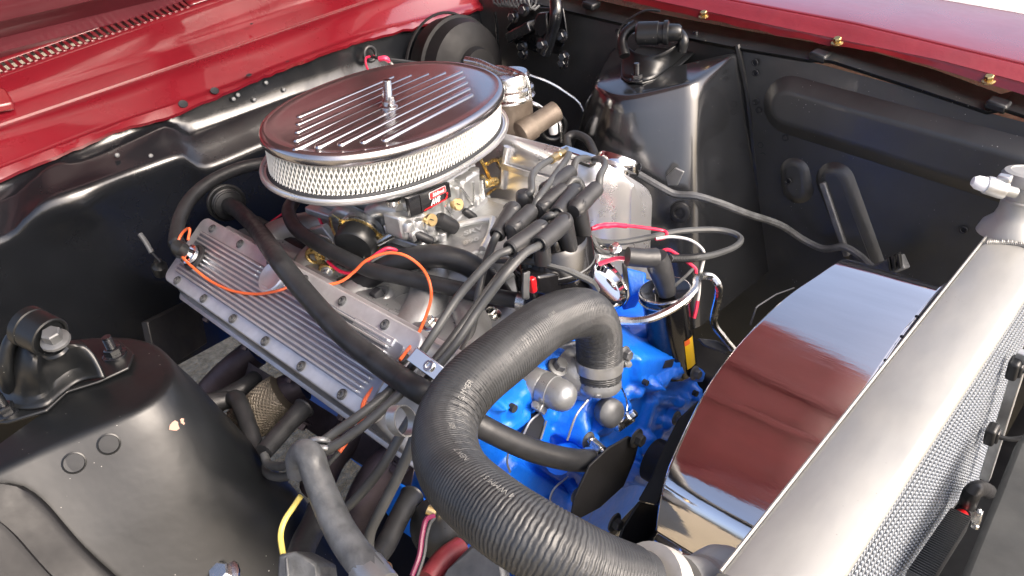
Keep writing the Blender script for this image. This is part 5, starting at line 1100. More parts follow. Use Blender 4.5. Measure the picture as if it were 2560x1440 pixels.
RIDGE = [(a[1], a[2], b[1], b[2], w_, h) for a, b, w_, h in (((0.375, 0.0347, -0.1946), (0.375, 0.1204, -0.2134), .009, .010), ((0.375, 0.0733, -0.24), (0.375, 0.0417, -0.2927), .010, .012), ((0.375, 0.0909, -0.245), (0.375, 0.2024, -0.3324), .010, .008), ((0.375, 0.1427, -0.2818), (0.375, 0.0911, -0.3234), .007, .009), ((0.375, 0.0081, -0.1933), (0.375, 0.0441, -0.1835), .008, .010), ((0.37, -0.0516, -0.1735), (0.37, -0.0768, -0.1887), .012, .010), ((0.37, -0.0402, -0.2461), (0.37, 0.0195, -0.3096), .014, .010), ((0.345, -0.1748, -0.1872), (0.345, -0.0537, -0.374), .016, .016), ((0.345, -0.097, -0.1474), (0.345, -0.1113, -0.2046), .010, .006), ((0.345, -0.1904, -0.1159), (0.345, -0.1439, -0.1195), .008, .007), ((0.345, -0.0679, -0.1619), (0.345, -0.0892, -0.2152), .006, .006), ((0.375, 0.1012, -0.299), (0.375, 0.1445, -0.3481), .008, .006))]
def casting(y, z):
    x = .295 + .040 * step(sdist(COVER, y, z), .010) + .032 * step(sdist(PUMP, y, z), .009)
    x += .012 * step(sdist(DECK, y, z), .006) + .020 * step(sdist(FOOT, y, z), .006) + .010 * step(sdist(FLANGE, y, z), .006)
    for by_c, bz_c, r, h in BOSS: x += h * step(r - math.hypot(y - by_c, z - bz_c), .006)
    for y0, z0, y1, z1, w_, h in RIDGE:
        ey, ez = y1 - y0, z1 - z0; t = max(0, min(1, ((y - y0) * ey + (z - z0) * ez) / (ey * ey + ez * ez)))
        x += h * step(w_ - math.hypot(y - y0 - t * ey, z - z0 - t * ez), .007)
    return x + .0010 * noise.noise(V((y * 45, z * 45, 2)))
NY, NZ = 150, 112
mb = MB(); mb.grid([[V((casting(-.30 + .56 * i / NY, -.06 - .42 * j / NZ), -.30 + .56 * i / NY, -.06 - .42 * j / NZ)) for i in range(NY + 1)] for j in range(NZ + 1)], flip=True)
keep = []
for q in mb.f:
    if max(mb.v[i].x for i in q) > .299: keep.append(q)
mb.f = keep; mb.build('pump_casting', 'blue', wp, sharp=80)
for p, r in (((0.393, 0.1591, -0.2721), .0045), ((0.392, 0.0366, -0.1684), .004), ((0.388, 0.0948, -0.343), .005), ((0.352, -0.1633, -0.0903), .005)):
    mb = MB(); mb.lathe(p, (1, 0, 0), [(r, -.006), (r * .98, .0008), (0, .001)], 14); mb.build('bolt_hole', 'dark', wp)
mb = MB(); mb.tube([(0.38, -0.1299, -0.1813), (0.365, -0.0818, -0.2229), (0.39, -0.0721, -0.2207)], [.018, .019, .024], 14); mb.build('hose_port', 'blue', wp)
for t in [(0.392, 0.1063, -0.2813), (0.396, -0.0915, -0.1686), (0.366, -0.0891, -0.2889), (0.395, 0.1461, -0.2221), (0.388, -0.0055, -0.095)]:
    mb = MB(); mb.hexbolt(t, (1, 0, .1), .007, .010); mb.build('pump_bolt', 'greymetal', wp)
mb = MB(); mb.box((0.377, 0.1052, -0.1865), (.006, .026, .012), Matrix.Rotation(-.5, 3, 'X')); mb.build('window_slot', 'dark', wp, bevel=.001)
mb = MB(); mb.prism([(0.352, -0.1543, -0.1396), (0.352, -0.1325, -0.124), (0.352, -0.1228, -0.126), (0.352, -0.1176, -0.1415), (0.352, -0.1278, -0.1654), (0.352, -0.1432, -0.1613)], (-.006, 0, 0)); mb.build('cover_opening', 'dark', wp)
for pts in ([(0.354, -0.1587, -0.1363), (0.354, -0.1438, -0.124), (0.354, -0.1246, -0.1223)], [(0.354, -0.1297, -0.1627), (0.354, -0.117, -0.1421)], [(0.388, -0.0776, -0.1187), (0.39, -0.1029, -0.1245), (0.388, -0.1193, -0.1517)], [(0.37, -0.105, -0.2366), (0.365, -0.1313, -0.2464), (0.36, -0.1384, -0.2886)], [(0.352, -0.1727, -0.1254), (0.352, -0.1852, -0.1541), (0.352, -0.1837, -0.1752)]):
    mb = MB(); mb.tube(pts, .0014, 6); mb.build('gasket_edge', 'cast', wp)
mb = MB(); mb.lathe((0.392, -0.0456, -0.159), (.9, -.2, .35), [(.013, -.012), (.0165, -.008), (.019, 0), (.0185, .008), (.014, .013), (.006, .015), (0, .0152)], 26)
mb.build('core_plug', 'greymetal', wp, noisy=.0006, nscale=150)
ep = thing('earth_clip', 'zinc screw clip with thin wire ring on the blue pump', 'clip', (0.41, -0.0383, -0.1743))
mb = MB(); mb.tube([(0.392, -0.0191, -0.135), (0.395, -0.0125, -0.1611), (0.4, -0.0197, -0.1734), (0.4, -0.0318, -0.1815)], .0012, 6); mb.build('clip_wire', 'zinc', ep)
mb = MB(); mb.beam(*[(0.402, -0.0443, -0.1798), (0.402, -0.0178, -0.1846)], .012, .010, (1, 0, .4)); mb.build('clip_body', 'zinc', ep, bevel=.0015)
mb = MB(); mb.hexbolt((0.407, -0.0226, -0.1755), (.5, .4, .6), .0055, .010); mb.build('clip_screw', 'zinc', ep)
# sensor with gold end low on the block
mb = MB(); mb.prism([(0.3, -0.2798, -0.1611), (0.3, -0.2435, -0.2429), (0.3, -0.2131, -0.3023), (0.3, -0.2341, -0.3373), (0.3, -0.2717, -0.2829), (0.3, -0.29, -0.1924)], (-.1, 0, -.02)); mb.build('block_corner', 'blue', eb, bevel=.006)
fp = thing('fuel_pump', 'dark rounded pump body with two thin wires low beside the block', 'pump', (0.3452, -0.2935, -0.1687))
mb = MB(); mb.lathe((0.3481, -0.294, -0.1726), (.3, -.6, .6), [(.03, -.03), (.034, -.02), (.034, .0), (.02, .012), (0, .013)], 22); mb.build('pump_dome', 'plastic', fp)
mb = MB(); mb.lathe((0.3535, -0.2954, -0.1432), (-.7, -.3, .3), [(.006, 0), (.006, .010), (0, .011)], 10); mb.build('terminal', 'brass', fp)
wire('maroon wire hanging from the low brass terminal', [(0.3587, -0.3021, -0.1376), (0.3603, -0.313, -0.1324), (0.3686, -0.3268, -0.138), (0.3789, -0.3413, -0.1467), (0.3859, -0.3586, -0.1545)], .0028, 'purple')
wire('thin black wire hanging beside the maroon wire', [(0.3599, -0.3025, -0.1394), (0.3646, -0.312, -0.1364), (0.3725, -0.3246, -0.1402), (0.3824, -0.3379, -0.1472), (0.39, -0.3562, -0.1567)], .0018, 'wire')
hose('red_hose', 'dull red hose at the bottom edge', [(0.3836, -0.2945, -0.1771), (0.3868, -0.3189, -0.1694), (0.3929, -0.3462, -0.1681)], [.0125], 'rustred')
mb = MB(); mb.prism([(0.4275, -0.2964, -0.1183), (0.4629, -0.2995, -0.1255), (0.4841, -0.3167, -0.1311), (0.4099, -0.3533, -0.1581), (0.4094, -0.33, -0.1516)], (-.02, .02, -.05)); tag(mb.build('pump_bracket', 'greymetal', bevel=.006), 'rough grey bracket at the bottom edge under the hose', 'bracket')

# ================================================================== FAN
fn = thing('cooling_fan', 'black steel cooling fan with wide flat blades behind the shroud', 'fan', (.47, .02, -.27))
FC = V((.465, .015, -.275))
mb = MB(); mb.lathe(FC - V((.05, 0, 0)), (1, 0, 0), [(.03, 0), (.03, .03), (.05, .035), (.05, .05), (.02, .055), (.0, .058)], 26); mb.build('fan_hub', 'blackflat', fn)
mb = MB(); mb.prism([(0.475, 0.0525, -0.1546), (0.475, 0.0222, -0.1495), (0.47, -0.0064, -0.1573), (0.465, -0.0282, -0.1898), (0.465, -0.0577, -0.2203), (0.465, -0.0827, -0.2349), (0.475, -0.0638, -0.2518), (0.48, -0.05, -0.2272), (0.485, -0.0286, -0.1838), (0.485, 0.0095, -0.1606)], (-.003, 0, 0)); mb.build('fan_blade', 'blackflat', fn, bevel=.001)
mb = MB(); mb.prism([(0.465, -0.0828, -0.2376), (0.462, -0.1117, -0.259), (0.46, -0.1347, -0.2971), (0.46, -0.1127, -0.3515), (0.47, -0.0839, -0.3734), (0.475, -0.064, -0.3021), (0.478, -0.0554, -0.2617)], (-.003, 0, 0)); mb.build('fan_blade', 'blackflat', fn, bevel=.001)
for k in (0, 1, 2):
    x = Matrix.Rotation(math.radians(60 * k + 112), 3, 'X')
    o = [FC + x @ V(p) for p in ((-.02, -.022, .03), (.02, .022, .03), (.028, .05, .19), (-.03, -.055, .205))]
    mb = MB(); mb.grid([[o[0], o[0].lerp(o[1], .5) + V((.006, 0, 0)), o[1]], [o[3], o[3].lerp(o[2], .5) + V((.012, 0, 0)), o[2]]])
    mb.build('fan_blade', 'blackflat', fn, solid=.002)
for t in [(0.44, -0.0545, -0.1677), (0.45, -0.1154, -0.2538)]:
    mb = MB(); mb.hexbolt(t, (1, 0, 0), .008, .010); mb.build('hub_bolt', 'plastic', fn)
mb = MB(); mb.prism([(0.435, -0.0619, -0.1629), (0.435, -0.0397, -0.1841), (0.44, -0.057, -0.2026), (0.44, -0.0808, -0.2279), (0.44, -0.1279, -0.2247), (0.44, -0.181, -0.2029), (0.44, -0.1673, -0.169), (0.44, -0.1405, -0.144), (0.437, -0.1041, -0.1481)], (-.003, 0, 0)); mb.build('fan_blade', 'blackflat', fn, bevel=.001)

# ================================================================== SHROUD
sh = thing('fan_shroud', 'mirror polished steel fan shroud reflecting red hood and white sky', 'fan shroud', (.56, .14, -.2))
re_ = [(0.52, -0.1289, -0.2113), (0.518, -0.1222, -0.1861), (0.515, -0.1065, -0.1512), (0.51, -0.0763, -0.1301), (0.503, -0.002, -0.0929), (0.503, 0.0753, -0.0722), (0.51, 0.1569, -0.0579), (0.52, 0.232, -0.0558)]
SQ = resample(cr(re_ + [(.525, .285, -.060), (.527, .33, -.084), (.53, .37, -.12)], 6), 70)
def arc(dx, off, lean=1.0):
    """the shroud outline, off metres outside the band; dx from its rear edge (0) to its front edge (1)"""
    out = []
    for i, p in enumerate(SQ):
        t = (SQ[min(i + 1, 69)] - SQ[max(i - 1, 0)]); n = V((0, -t.z, t.y)).normalized()
        q = p + n * off; out.append(V((p.x + (.645 - p.x) * dx, q.y, q.z)))
    return out
mb = MB(); mb.grid([arc(-.02, -.003), arc(-.012, -.0008), arc(0, 0), arc(.015, 0.0002), arc(.33, 0.0002), arc(.66, 0.0002), arc(.985, 0.0002), arc(1, 0), arc(1.012, -.001)], flip=True)
mb.build('shroud_band', 'steel', sh, solid=.0015, sharp=60)
pa = arc(0, 0)[0]; pb = arc(1, 0)[0]
mb = MB(); mb.grid([[pa + V((0, .001, 0)), pb + V((0, .001, 0))], [pa + V((0, -.006, -.012)), pb + V((0, -.006, -.012))], [pa + V((.002, -.004, -.1)), pb + V((0, -.004, -.1))], [pa + V((.004, .03, -.24)), pb + V((0, .03, -.24))]], flip=False)
mb.build('shroud_side', 'steel', sh, solid=.0015, sharp=25)
mb = MB(); mb.grid([arc(1.02, .004), arc(1.02, -.02)]); mb.grid([arc(1.035, .006), arc(1.02, .006), arc(1.02, -.004)], flip=True); mb.build('shroud_flange', 'steel', sh, solid=.001)
for k in (36, 41, 46):
    p = arc(1.025, .0062)[k]; mb = MB(); mb.lathe(p, (0, 0, 1), [(.0022, -.002), (.0022, .0012), (0, .0015)], 8); mb.build('rivet', 'dark', sh)
mb = MB(); mb.grid([arc(1.05, .002), arc(1.05, -.09)]); mb.build('shroud_back', 'blackflat', sh, solid=.002)

# ================================================================== RADIATOR
ra = thing('radiator', 'aluminium radiator with long flat top tank and filler neck', 'radiator', (.70, .07, -.25))
xs = [(.655, -.16), (.6575, -.034), (.661, -.0255), (.668, -.0215), (.70, -.0195), (.724, -.0205), (.7295, -.023), (.7325, -.0260), (.7335, -.029), (.7335, -.034)]
yv = [-.262, -.26, -.25, -.2, -.1, 0, .1, .2, .3, .40, .42, .434, .444, .450]
rows = []
for y in yv:
    s = 1.0 if y <= .40 else 1 - .55 * ((y - .40) / .05) ** 2
    k = 1.0 if y >= -.25 else 1 - .3 * ((-.25 - y) / .012)
    rows.append([V((.695 + (x - .695) * (1 - .12 * (1 - s)), y, -.16 + (z + .16) * (s if s < 1 else k))) for x, z in xs])
mb = MB(); mb.grid(rows, flip=True)
mb.f.append(tuple(range(len(xs)))); n0 = len(mb.v) - len(xs); mb.f.append(tuple(range(n0 + len(xs) - 1, n0 - 1, -1)))
mb.build('top_tank', 'rad', ra, sharp=50)
mb = MB(); mb.tube([(.6625, -.25, -.0225), (.6625, .08, -.0222), (.6625, .40, -.0225)], .0016, 6); mb.tube([(.7318, -.25, -.0262), (.7318, .40, -.0262)], .0013, 6); mb.build('seam', 'rad', ra)
random.seed(3); mb = MB()
for i in range(34):
    y = .352 + .010 * math.sin(math.pi * i / 33); mb.ring((.668 + .0019 * i, y, -.0205 + .002 * math.sin(math.pi * i / 33) + random.uniform(-.0005, .0005)), (1, .3, 0), .0022, .0014, 8, 5)
mb.build('weld_bead', 'rad', ra)
# filler neck
nk = V((.683, .402, -.028)); nax = V((.0, .12, 1)).normalized()
mb = MB(); mb.lathe(nk, nax, [(.040, 0), (.036, .012), (.026, .022), (.023, .032), (.023, .058), (.0245, .060), (.0245, .064), (.023, .066), (.023, .070)], 30); mb.build('filler_neck', 'rad', ra)
mb = MB(); mb.ring(nk + nax * .046, nax, .0232, .0018, 30, 6); mb.build('neck_bead', 'rad', ra)
mb = MB(); mb.lathe(nk + nax * .0705, nax, [(.028, -.004), (.0305, -.003), (.0305, .006), (.028, .010), (.022, .0115), (.0215, .0105), (0, .0105)], 34); mb.build('radiator_cap', 'rad', ra)
ov = thing('overflow_fitting', 'milky white tipped overflow fitting on the radiator neck', 'fitting', (0.6606, 0.34, 0.055))
a, b, c_ = [(0.6786, 0.335, 0.0575), (0.6623, 0.325, 0.0636), (0.6441, 0.315, 0.0702)]
mb = MB(); mb.lathe(b, V(c_) - V(b), [(.0085, -.002), (.0088, .006), (.0080, .016), (.005, .021), (0, .022)], 18); mb.build('plastic_tip', 'seal', ov)
mb = MB(); mb.lathe(V(b).lerp(V(a), .75), V(b) - V(a), [(.0105, 0), (.0110, .003), (.0105, .02), (.0100, .022)], 14); mb.build('pinch_clamp', 'castl', ov, noisy=.0008, nscale=200)
mb = MB(); mb.box(V(b).lerp(V(a), .55) + V((0, .004, .011)), (.014, .012, .009)); mb.build('clamp_ear', 'castl', ov, bevel=.002)
mb = MB(); mb.cyl(V(b).lerp(V(a), .7), V(a) + (V(a) - V(b)) * .4, .0062, n=12); mb.build('nipple', 'rad', ov)
# core: close tubes with thousands of bright fin tips
mb = MB(); mb.prism([(.7315, -.27, -.035), (.7315, .40, -.035), (.7315, .40, -.50), (.7315, -.27, -.50)], (-.055, 0, 0)); mb.build('core', 'mesh', ra)
mb = MB(); random.seed(5)
for j in range(26):
    z = -.044 - .0175 * j
    for i in range(120):
        y = -.266 + .0055 * i + (.00275 if j % 2 else 0)
        mb.box((.7322, y, z), (.0014, .0024, .0065))
o = mb.build('core_fins', 'fintip', ra, sharp=20); o['kind'] = 'stuff'
# lower near end: outlet and tank corner
mb = MB(); mb.lathe((0.6333, -0.265, -0.0541), V((0.6464, -0.2242, -0.0913)) - V((0.6333, -0.265, -0.0541)), [(.0265, 0), (.0265, .03), (.029, .032), (.029, .045)], 26); mb.build('inlet_neck', 'rad', ra)
mb = MB(); mb.tube([(0.6368, -0.2375, -0.0756), (0.6391, -0.2223, -0.0808), (0.6428, -0.2087, -0.0894), (0.6509, -0.1948, -0.1027)], [.02, .024, .026, .024], 16); mb.build('tank_corner', 'rad', ra, noisy=.0012, nscale=40)
# electric fan / condenser edge strip, pull ties
tag(MB().beam(*[(0.748, 0.2605, -0.0946), (0.748, 0.2882, -0.3216)], .010, .012, (1, 0, 0)).build('condenser_edge', 'castl', bevel=.001), 'pale aluminium strip along the front of the radiator core', 'strip')
P_ = [((0.744, 0.2582, -0.1182), 'upper black mounting clip on the radiator core'), ((0.744, 0.2486, -0.2145), 'lower black mounting clip on the radiator core')]
for p, lb in P_:
    t = thing('mounting_clip', lb, 'clip', p, 'black clips on the radiator core')
    R = Matrix.Rotation(.25, 3, 'X')
    mb = MB(); mb.box(p, (.012, .019, .030), R); mb.build('clip_pad', 'plastic', t, bevel=.004, seg=3)
    mb = MB(); mb.box(V(p) + V((.006, 0, 0)), (.006, .011, .020), R); mb.build('clip_boss', 'plastic', t, bevel=.002)
    mb = MB(); mb.tube([V(p) + V((.008, 0, 0)), V(p) + V((.02, .004, 0)), V(p) + V((.032, .012, .004))], .003, 8); mb.build('clip_stem', 'plastic', t)
# cooler in front of the core
oc2 = thing('oil_cooler', 'finned black oil cooler with red banded pipe at the lower right', 'oil cooler', (0.77, -0.0799, -0.0884))
ca, cb_ = V((0.752, 0.1347, -0.2573)), V((0.752, -0.0125, -0.2156))
cd = (cb_ - ca)
for i in range(34):
    p = ca + cd * (i / 33); mb = MB(); mb.box(p, (.022, .0013, .022), cd.to_track_quat('Y', 'Z').to_matrix()); mb.build('cooler_fin', 'greymetal', oc2)
mb = MB(); mb.cyl(ca, cb_, .0085, n=14); mb.build('cooler_tube', 'castl', oc2)
mb = MB(); mb.cyl(ca - cd * .16, ca, .0068, n=16); mb.build('pipe_end', 'castl', oc2)
mb = MB(); mb.cyl(ca - cd * .10, ca - cd * .04, .0072, n=16); mb.build('red_band', 'labelred', oc2)
hose('cooler_hose', 'short black elbow hose on the oil cooler pipe', [ca - cd * .10, ca - cd * .22, V((0.755, 0.1495, -0.2229)), V((0.757, 0.1857, -0.2452)), V((0.76, 0.2441, -0.2997))], [.0095], 'rubber')
clamp('little clamp on the oil cooler elbow hose', ca - cd * .17, cd, .0100, .008, 'zinc', (.3, .8, -.2), 5)
# radiator support panel
rs = thing('radiator_support', 'dull grey and black front support panel at the lower right', 'body panel', (.85, .1, -.2))
mb = MB(); mb.prism([(0.7802, 0.1988, -0.14), (0.7768, 0.1616, -0.14), (0.7817, 0.0778, -0.14), (0.7853, 0.0063, -0.14), (0.7885, -0.0522, -0.14), (0.8784, -0.0461, -0.14), (0.8195, 0.2288, -0.14)], (0, 0, -.05)); mb.build('support_top', 'support', rs, bevel=.006)
mb = MB(); mb.grid([[(.735, -.5, -.42), (.95, -.5, -.42)], [(.735, .6, -.42), (.95, .6, -.42)]]); mb.build('support_floor', 'blackflat', rs, solid=.004)

# ================================================================== STRUT MOUNTS
m1 = thing('shock_mount', 'near black shock absorber mount with round bushing and studs', 'shock mount', (0.0158, -0.5233, 0.01))
mb = MB(); mb.prism([(0.0043, -0.5859, 0.004), (0.028, -0.5692, 0.004), (0.0437, -0.5346, 0.004), (0.0285, -0.5092, 0.004), (0.0408, -0.4794, 0.004), (0.044, -0.4474, 0.004), (0.0222, -0.4325, 0.004), (-0.0225, -0.4323, 0.004), (-0.0571, -0.4524, 0.004), (-0.0475, -0.4925, 0.004), (-0.0751, -0.5658, 0.004)], (0, 0, .004)); mb.build('mount_plate', 'towerblack', m1, bevel=.0015)
rows = [[(-0.0312, -0.5694, 0.012), (0.0187, -0.5554, 0.012), (0.0413, -0.5345, 0.012), (0.0345, -0.5161, 0.012), (0.0275, -0.4929, 0.012), (0.047, -0.4742, 0.012)], [(-0.0368, -0.5524, 0.02), (0.0085, -0.547, 0.02), (0.0313, -0.53, 0.02), (0.0182, -0.5116, 0.02), (0.0144, -0.4893, 0.02), (0.0417, -0.4734, 0.02)], [(-0.0139, -0.5435, 0.05), (0.0272, -0.5375, 0.05), (0.044, -0.5251, 0.05), (0.0285, -0.5093, 0.048), (0.0206, -0.4879, 0.044), (0.0321, -0.4711, 0.036)], [(-0.0053, -0.5312, 0.07), (0.0285, -0.5273, 0.07), (0.0416, -0.5195, 0.066), (0.0295, -0.5057, 0.062), (0.023, -0.4883, 0.055), (0.0236, -0.4717, 0.045)], [(-0.0042, -0.5216, 0.075), (0.0263, -0.5222, 0.076), (0.0377, -0.5166, 0.07), (0.0261, -0.5037, 0.066), (0.0131, -0.4866, 0.056), (0.0079, -0.4725, 0.045)]]
mb = MB(); mb.grid(smoothrows([resample(cr(r, 4), 26) for r in rows], 3)); mb.build('mount_saddle', 'towerblack', m1, solid=.004)
mb = MB(); mb.tube([(-0.0136, -0.5475, 0.02), (0.0098, -0.5464, 0.05), (0.0132, -0.5341, 0.075), (0.0141, -0.5232, 0.085), (0.0212, -0.5147, 0.088)], [.010, .007, .007, .007, .009], 10); mb.build('mount_arm', 'towerblack', m1)
ba_, bb_ = V((0.0343, -0.5113, 0.098)), V((0.0679, -0.4993, 0.088))
mb = MB(); mb.lathe(ba_, bb_ - ba_, [(.016, -.004), (.021, -.002), (.021, .006), (.0195, .007), (.0205, .008), (.0205, .030), (.019, .031), (.017, .0305), (.016, .028), (.010, .028), (.0095, .036), (0, .037)], 30); mb.build('bushing', 'towerblack', m1)
mb = MB(); mb.hexbolt((0.0734, -0.5003, 0.09), (.3, -.1, 1), .009, .014); mb.build('bushing_nut', 'greymetal', m1)
mb = MB(); mb.tube([(0.0593, -0.5127, 0.075), (0.0719, -0.5099, 0.075), (0.0765, -0.5026, 0.076), (0.0727, -0.4958, 0.077)], .004, 8); mb.build('circlip', 'towerblack', m1)
def stud(p, parent, r=.0055, h=.026, ax=(0, 0, 1), m='black'):
    p = V(p); mb = MB(); mb.lathe(p, ax, [(r * 2.4, 0), (r * 2.4, .002), (r * 2.0, .003)], 22)
    mb.lathe(p + V(ax) * .003, ax, [(r * 1.75, 0), (r * 1.75, .007), (r * 1.5, .008)], 6); mb.build('stud_nut', m, parent)
    mb = MB(); mb.cyl(p, p + V(ax) * h, r * .9, n=12)
    for k in range(int((h - .012) / .0018)): mb.ring(p + V(ax) * (.012 + .0018 * k), ax, r * .9, .0006, 12, 4)
    mb.build('stud_thread', m, parent)
stud((0.007, -0.448, 0.008), m1); stud((0.0123, -0.5639, 0.008), m1)
m2 = thing('shock_mount', 'far black shock absorber mount under the red fender', 'shock mount', (0.0645, 0.5315, 0.05))
mb = MB(); mb.prism([(0.0168, 0.4903, 0.052), (0.0462, 0.4722, 0.052), (0.0738, 0.4756, 0.052), (0.0873, 0.5107, 0.052), (0.0787, 0.587, 0.052), (0.057, 0.6751, 0.052), (0.0294, 0.7218, 0.052), (-0.0203, 0.7386, 0.052), (-0.0629, 0.6605, 0.052), (-0.0342, 0.5585, 0.052)], (0, 0, .004)); mb.build('mount_plate', 'towerblack', m2, bevel=.0015)
rows = [[(0.0241, 0.4856, 0.058), (0.0661, 0.4806, 0.058), (0.0814, 0.507, 0.058), (0.0722, 0.5707, 0.058), (0.0528, 0.6427, 0.058)], [(-0.0008, 0.5173, 0.075), (0.0498, 0.5037, 0.072), (0.0783, 0.5238, 0.072), (0.0747, 0.5796, 0.074), (0.0642, 0.6283, 0.078)], [(-0.0106, 0.5339, 0.1), (0.0321, 0.5166, 0.092), (0.0725, 0.5201, 0.09), (0.0931, 0.5486, 0.1), (0.0909, 0.5821, 0.105)]]
mb = MB(); mb.grid(smoothrows([resample(cr(r, 4), 26) for r in rows], 4)); mb.build('mount_saddle', 'towerblack', m2, solid=.004)
fa, fb = V((0.0351, 0.5205, 0.125)), V((0.0781, 0.5422, 0.125))
mb = MB(); mb.lathe(fa, fb - fa, [(.016, -.004), (.020, 0), (.020, .035), (.018, .036), (.018, .044), (.021, .045), (.021, .052), (.015, .054), (.014, .07), (.010, .075), (0, .076)], 26); mb.build('bushing', 'towerblack', m2)
mb = MB(); mb.tube([(0.021, 0.4983, 0.09), (0.007, 0.5107, 0.11), (0.0083, 0.5215, 0.125), (0.0191, 0.5358, 0.135)], [.010, .009, .009, .010], 10); mb.build('mount_arm', 'towerblack', m2)
mb = MB(); mb.tube([(0.0753, 0.5402, 0.13), (0.0811, 0.5687, 0.12), (0.101, 0.5612, 0.11), (0.1011, 0.5579, 0.09)], [.010, .010, .010, .008], 10); mb.build('mount_arm', 'towerblack', m2)
stud((0.0573, 0.4832, 0.056), m2, h=.03); stud((0.0504, 0.6823, 0.06), m2, h=.03); stud((-0.0119, 0.5593, 0.11), m2, .004, .02)
tag(MB().tube([(-0.0913, 0.63, 0.065), (-0.1011, 0.64, 0.085), (-0.0833, 0.65, 0.1074), (-0.0501, 0.66, 0.1252), (-0.0184, 0.665, 0.1257)], .0022, 6).build('washer_tube', 'rubber'), 'thin black tube arching over the far shock mount', 'tube')

# far inner wing harness
wire('taped grey harness running along the far inner wing', [(0.1242, 0.385, -0.0682), (0.1708, 0.395, -0.0896), (0.1924, 0.405, -0.1004), (0.2253, 0.415, -0.0992), (0.2567, 0.44, -0.1151), (0.2781, 0.5, -0.1563), (0.2966, 0.59, -0.2134), (0.3299, 0.625, -0.2519), (0.369, 0.625, -0.2584), (0.4041, 0.625, -0.2438), (0.4356, 0.62, -0.2494), (0.462, 0.61, -0.2586), (0.4773, 0.605, -0.2565)], .0066, 'tape', 'wiring harness', 'wiring_harness')
cn = thing('harness_connector', 'dusty grey plug on the end of the far harness', 'connector', (0.4969, 0.6, -0.2415))
mb = MB(); mb.beam(*[(0.4719, 0.6, -0.2615), (0.5146, 0.6, -0.2228)], .026, .020, (0, -1, .5)); mb.build('plug_body', 'tape', cn, bevel=.003)
for px in [(0.4972, 0.585, -0.2275), (0.5045, 0.585, -0.221), (0.5112, 0.585, -0.2149)]:
    mb = MB(); mb.box(px, (.003, .010, .026), Matrix.Rotation(-.3, 3, 'Y')); mb.build('plug_rib', 'plastic', cn, bevel=.0006)
tag(MB().prism([(0.1657, 0.418, -0.0776), (0.1832, 0.418, -0.0572), (0.2005, 0.418, -0.0606), (0.1884, 0.418, -0.0887), (0.1691, 0.418, -0.0934)], (0, -.004, 0)).build('harness_clip', 'cast', bevel=.001), 'bent metal clip holding the harness on the far shock tower', 'clip')
mb = MB(); mb.lathe((0.1888, 0.424, -0.1451), (.3, -1, .2), [(.018, -.004), (.018, .002), (.015, .004), (.010, .004), (.009, .001), (.004, .001), (0, .003)], 22); tag(mb.build('tower_plug', 'rubber'), 'round rubber plug on the inner face of the far shock tower', 'plug')
tag(MB().tube([(0.47, 0.155, -0.1111), (0.47, 0.1667, -0.0913), (0.47, 0.1728, -0.091), (0.475, 0.2101, -0.0921), (0.48, 0.2525, -0.1029)], .0012, 6, 1).build('fan_guard_edge', 'greymetal'), 'thin bent metal edge left of the polished shroud', 'edge')

# ================================================================== EXHAUST on the near side
he = thing('exhaust_header', 'heat stained purple exhaust pipes below the finned cover', 'exhaust header', (0, -.33, -.25))
for pts, r in (([(-0.1253, -0.2506, -0.1729), (-0.1431, -0.2882, -0.1921), (-0.1642, -0.3207, -0.2206), (-0.1977, -0.3469, -0.2653)], .022), ([(0.0287, -0.2571, -0.1539), (0.0092, -0.2862, -0.1619), (-0.0088, -0.3074, -0.1822), (-0.0407, -0.3384, -0.2151)], .022), ([(0.1584, -0.2565, -0.1548), (0.1501, -0.2797, -0.1697), (0.1361, -0.3023, -0.1959), (0.1216, -0.3238, -0.2391)], .022), ([(0.2558, -0.2599, -0.1411), (0.2447, -0.2846, -0.1544), (0.2332, -0.3072, -0.1836), (0.2145, -0.3259, -0.2374)], .022)):
    mb = MB(); mb.tube(pts, [r * 1.05, r, r, r], 16); mb.build('header_pipe', 'header', he)
mb = MB(); mb.prism([(-0.1133, -0.2701, -0.1703), (0.2832, -0.264, -0.14), (0.2792, -0.2719, -0.1623), (-0.1334, -0.2812, -0.1959)], (0, -.01, -.02)); mb.build('header_flange', 'header', he, bevel=.003)
for t in [(-0.0038, -0.3154, -0.1591), (0.0826, -0.2944, -0.1627), (0.1569, -0.2879, -0.1489), (0.27, -0.2767, -0.1381)]:
    mb = MB(); mb.hexbolt(t, CV, .008, .012); mb.build('header_bolt', 'header', he)
# woven wrap band round one pipe
wr = cr([(0.0312, -0.2916, -0.1466), (0.023, -0.3076, -0.154), (0.0112, -0.3278, -0.171), (-0.007, -0.3438, -0.1855)], 6)
mb = MB(); mb.tube(wr, .027, 20, 1); 
wrap = tag(mb.build('heat_wrap', 'wrap'), 'gold woven heat wrap round a header pipe', 'heat wrap')
WF = frames(resample(wr, 60)); WP = resample(wr, 60); mb = MB()
for s in (1, -1):
    for k in range(26):
        mb.tube([WP[i] + (WF[i][1] * math.cos(2 * math.pi * k / 26 + s * i * .07) + WF[i][2] * math.sin(2 * math.pi * k / 26 + s * i * .07)) * (.0276 + .0005 * s * (1 if (i // 3 + k) % 2 else -1)) for i in range(0, 60, 3)], .0013, 4, 1, cap=False)
o = mb.build('wrap_weave', 'wrap', wrap)
b2 = thing('plug_boot_cover', 'black spark plug boot beside the gold wrapped pipe', 'plug boot', (-0.0388, -0.3216, -0.1623))
mb = MB(); mb.tube([(-0.0547, -0.2879, -0.164), (-0.0462, -0.3109, -0.1611), (-0.05, -0.3344, -0.1629), (-0.0503, -0.3527, -0.1633)], [.012, .0135, .0135, .0155], 14); mb.build('boot', 'rubber', b2)
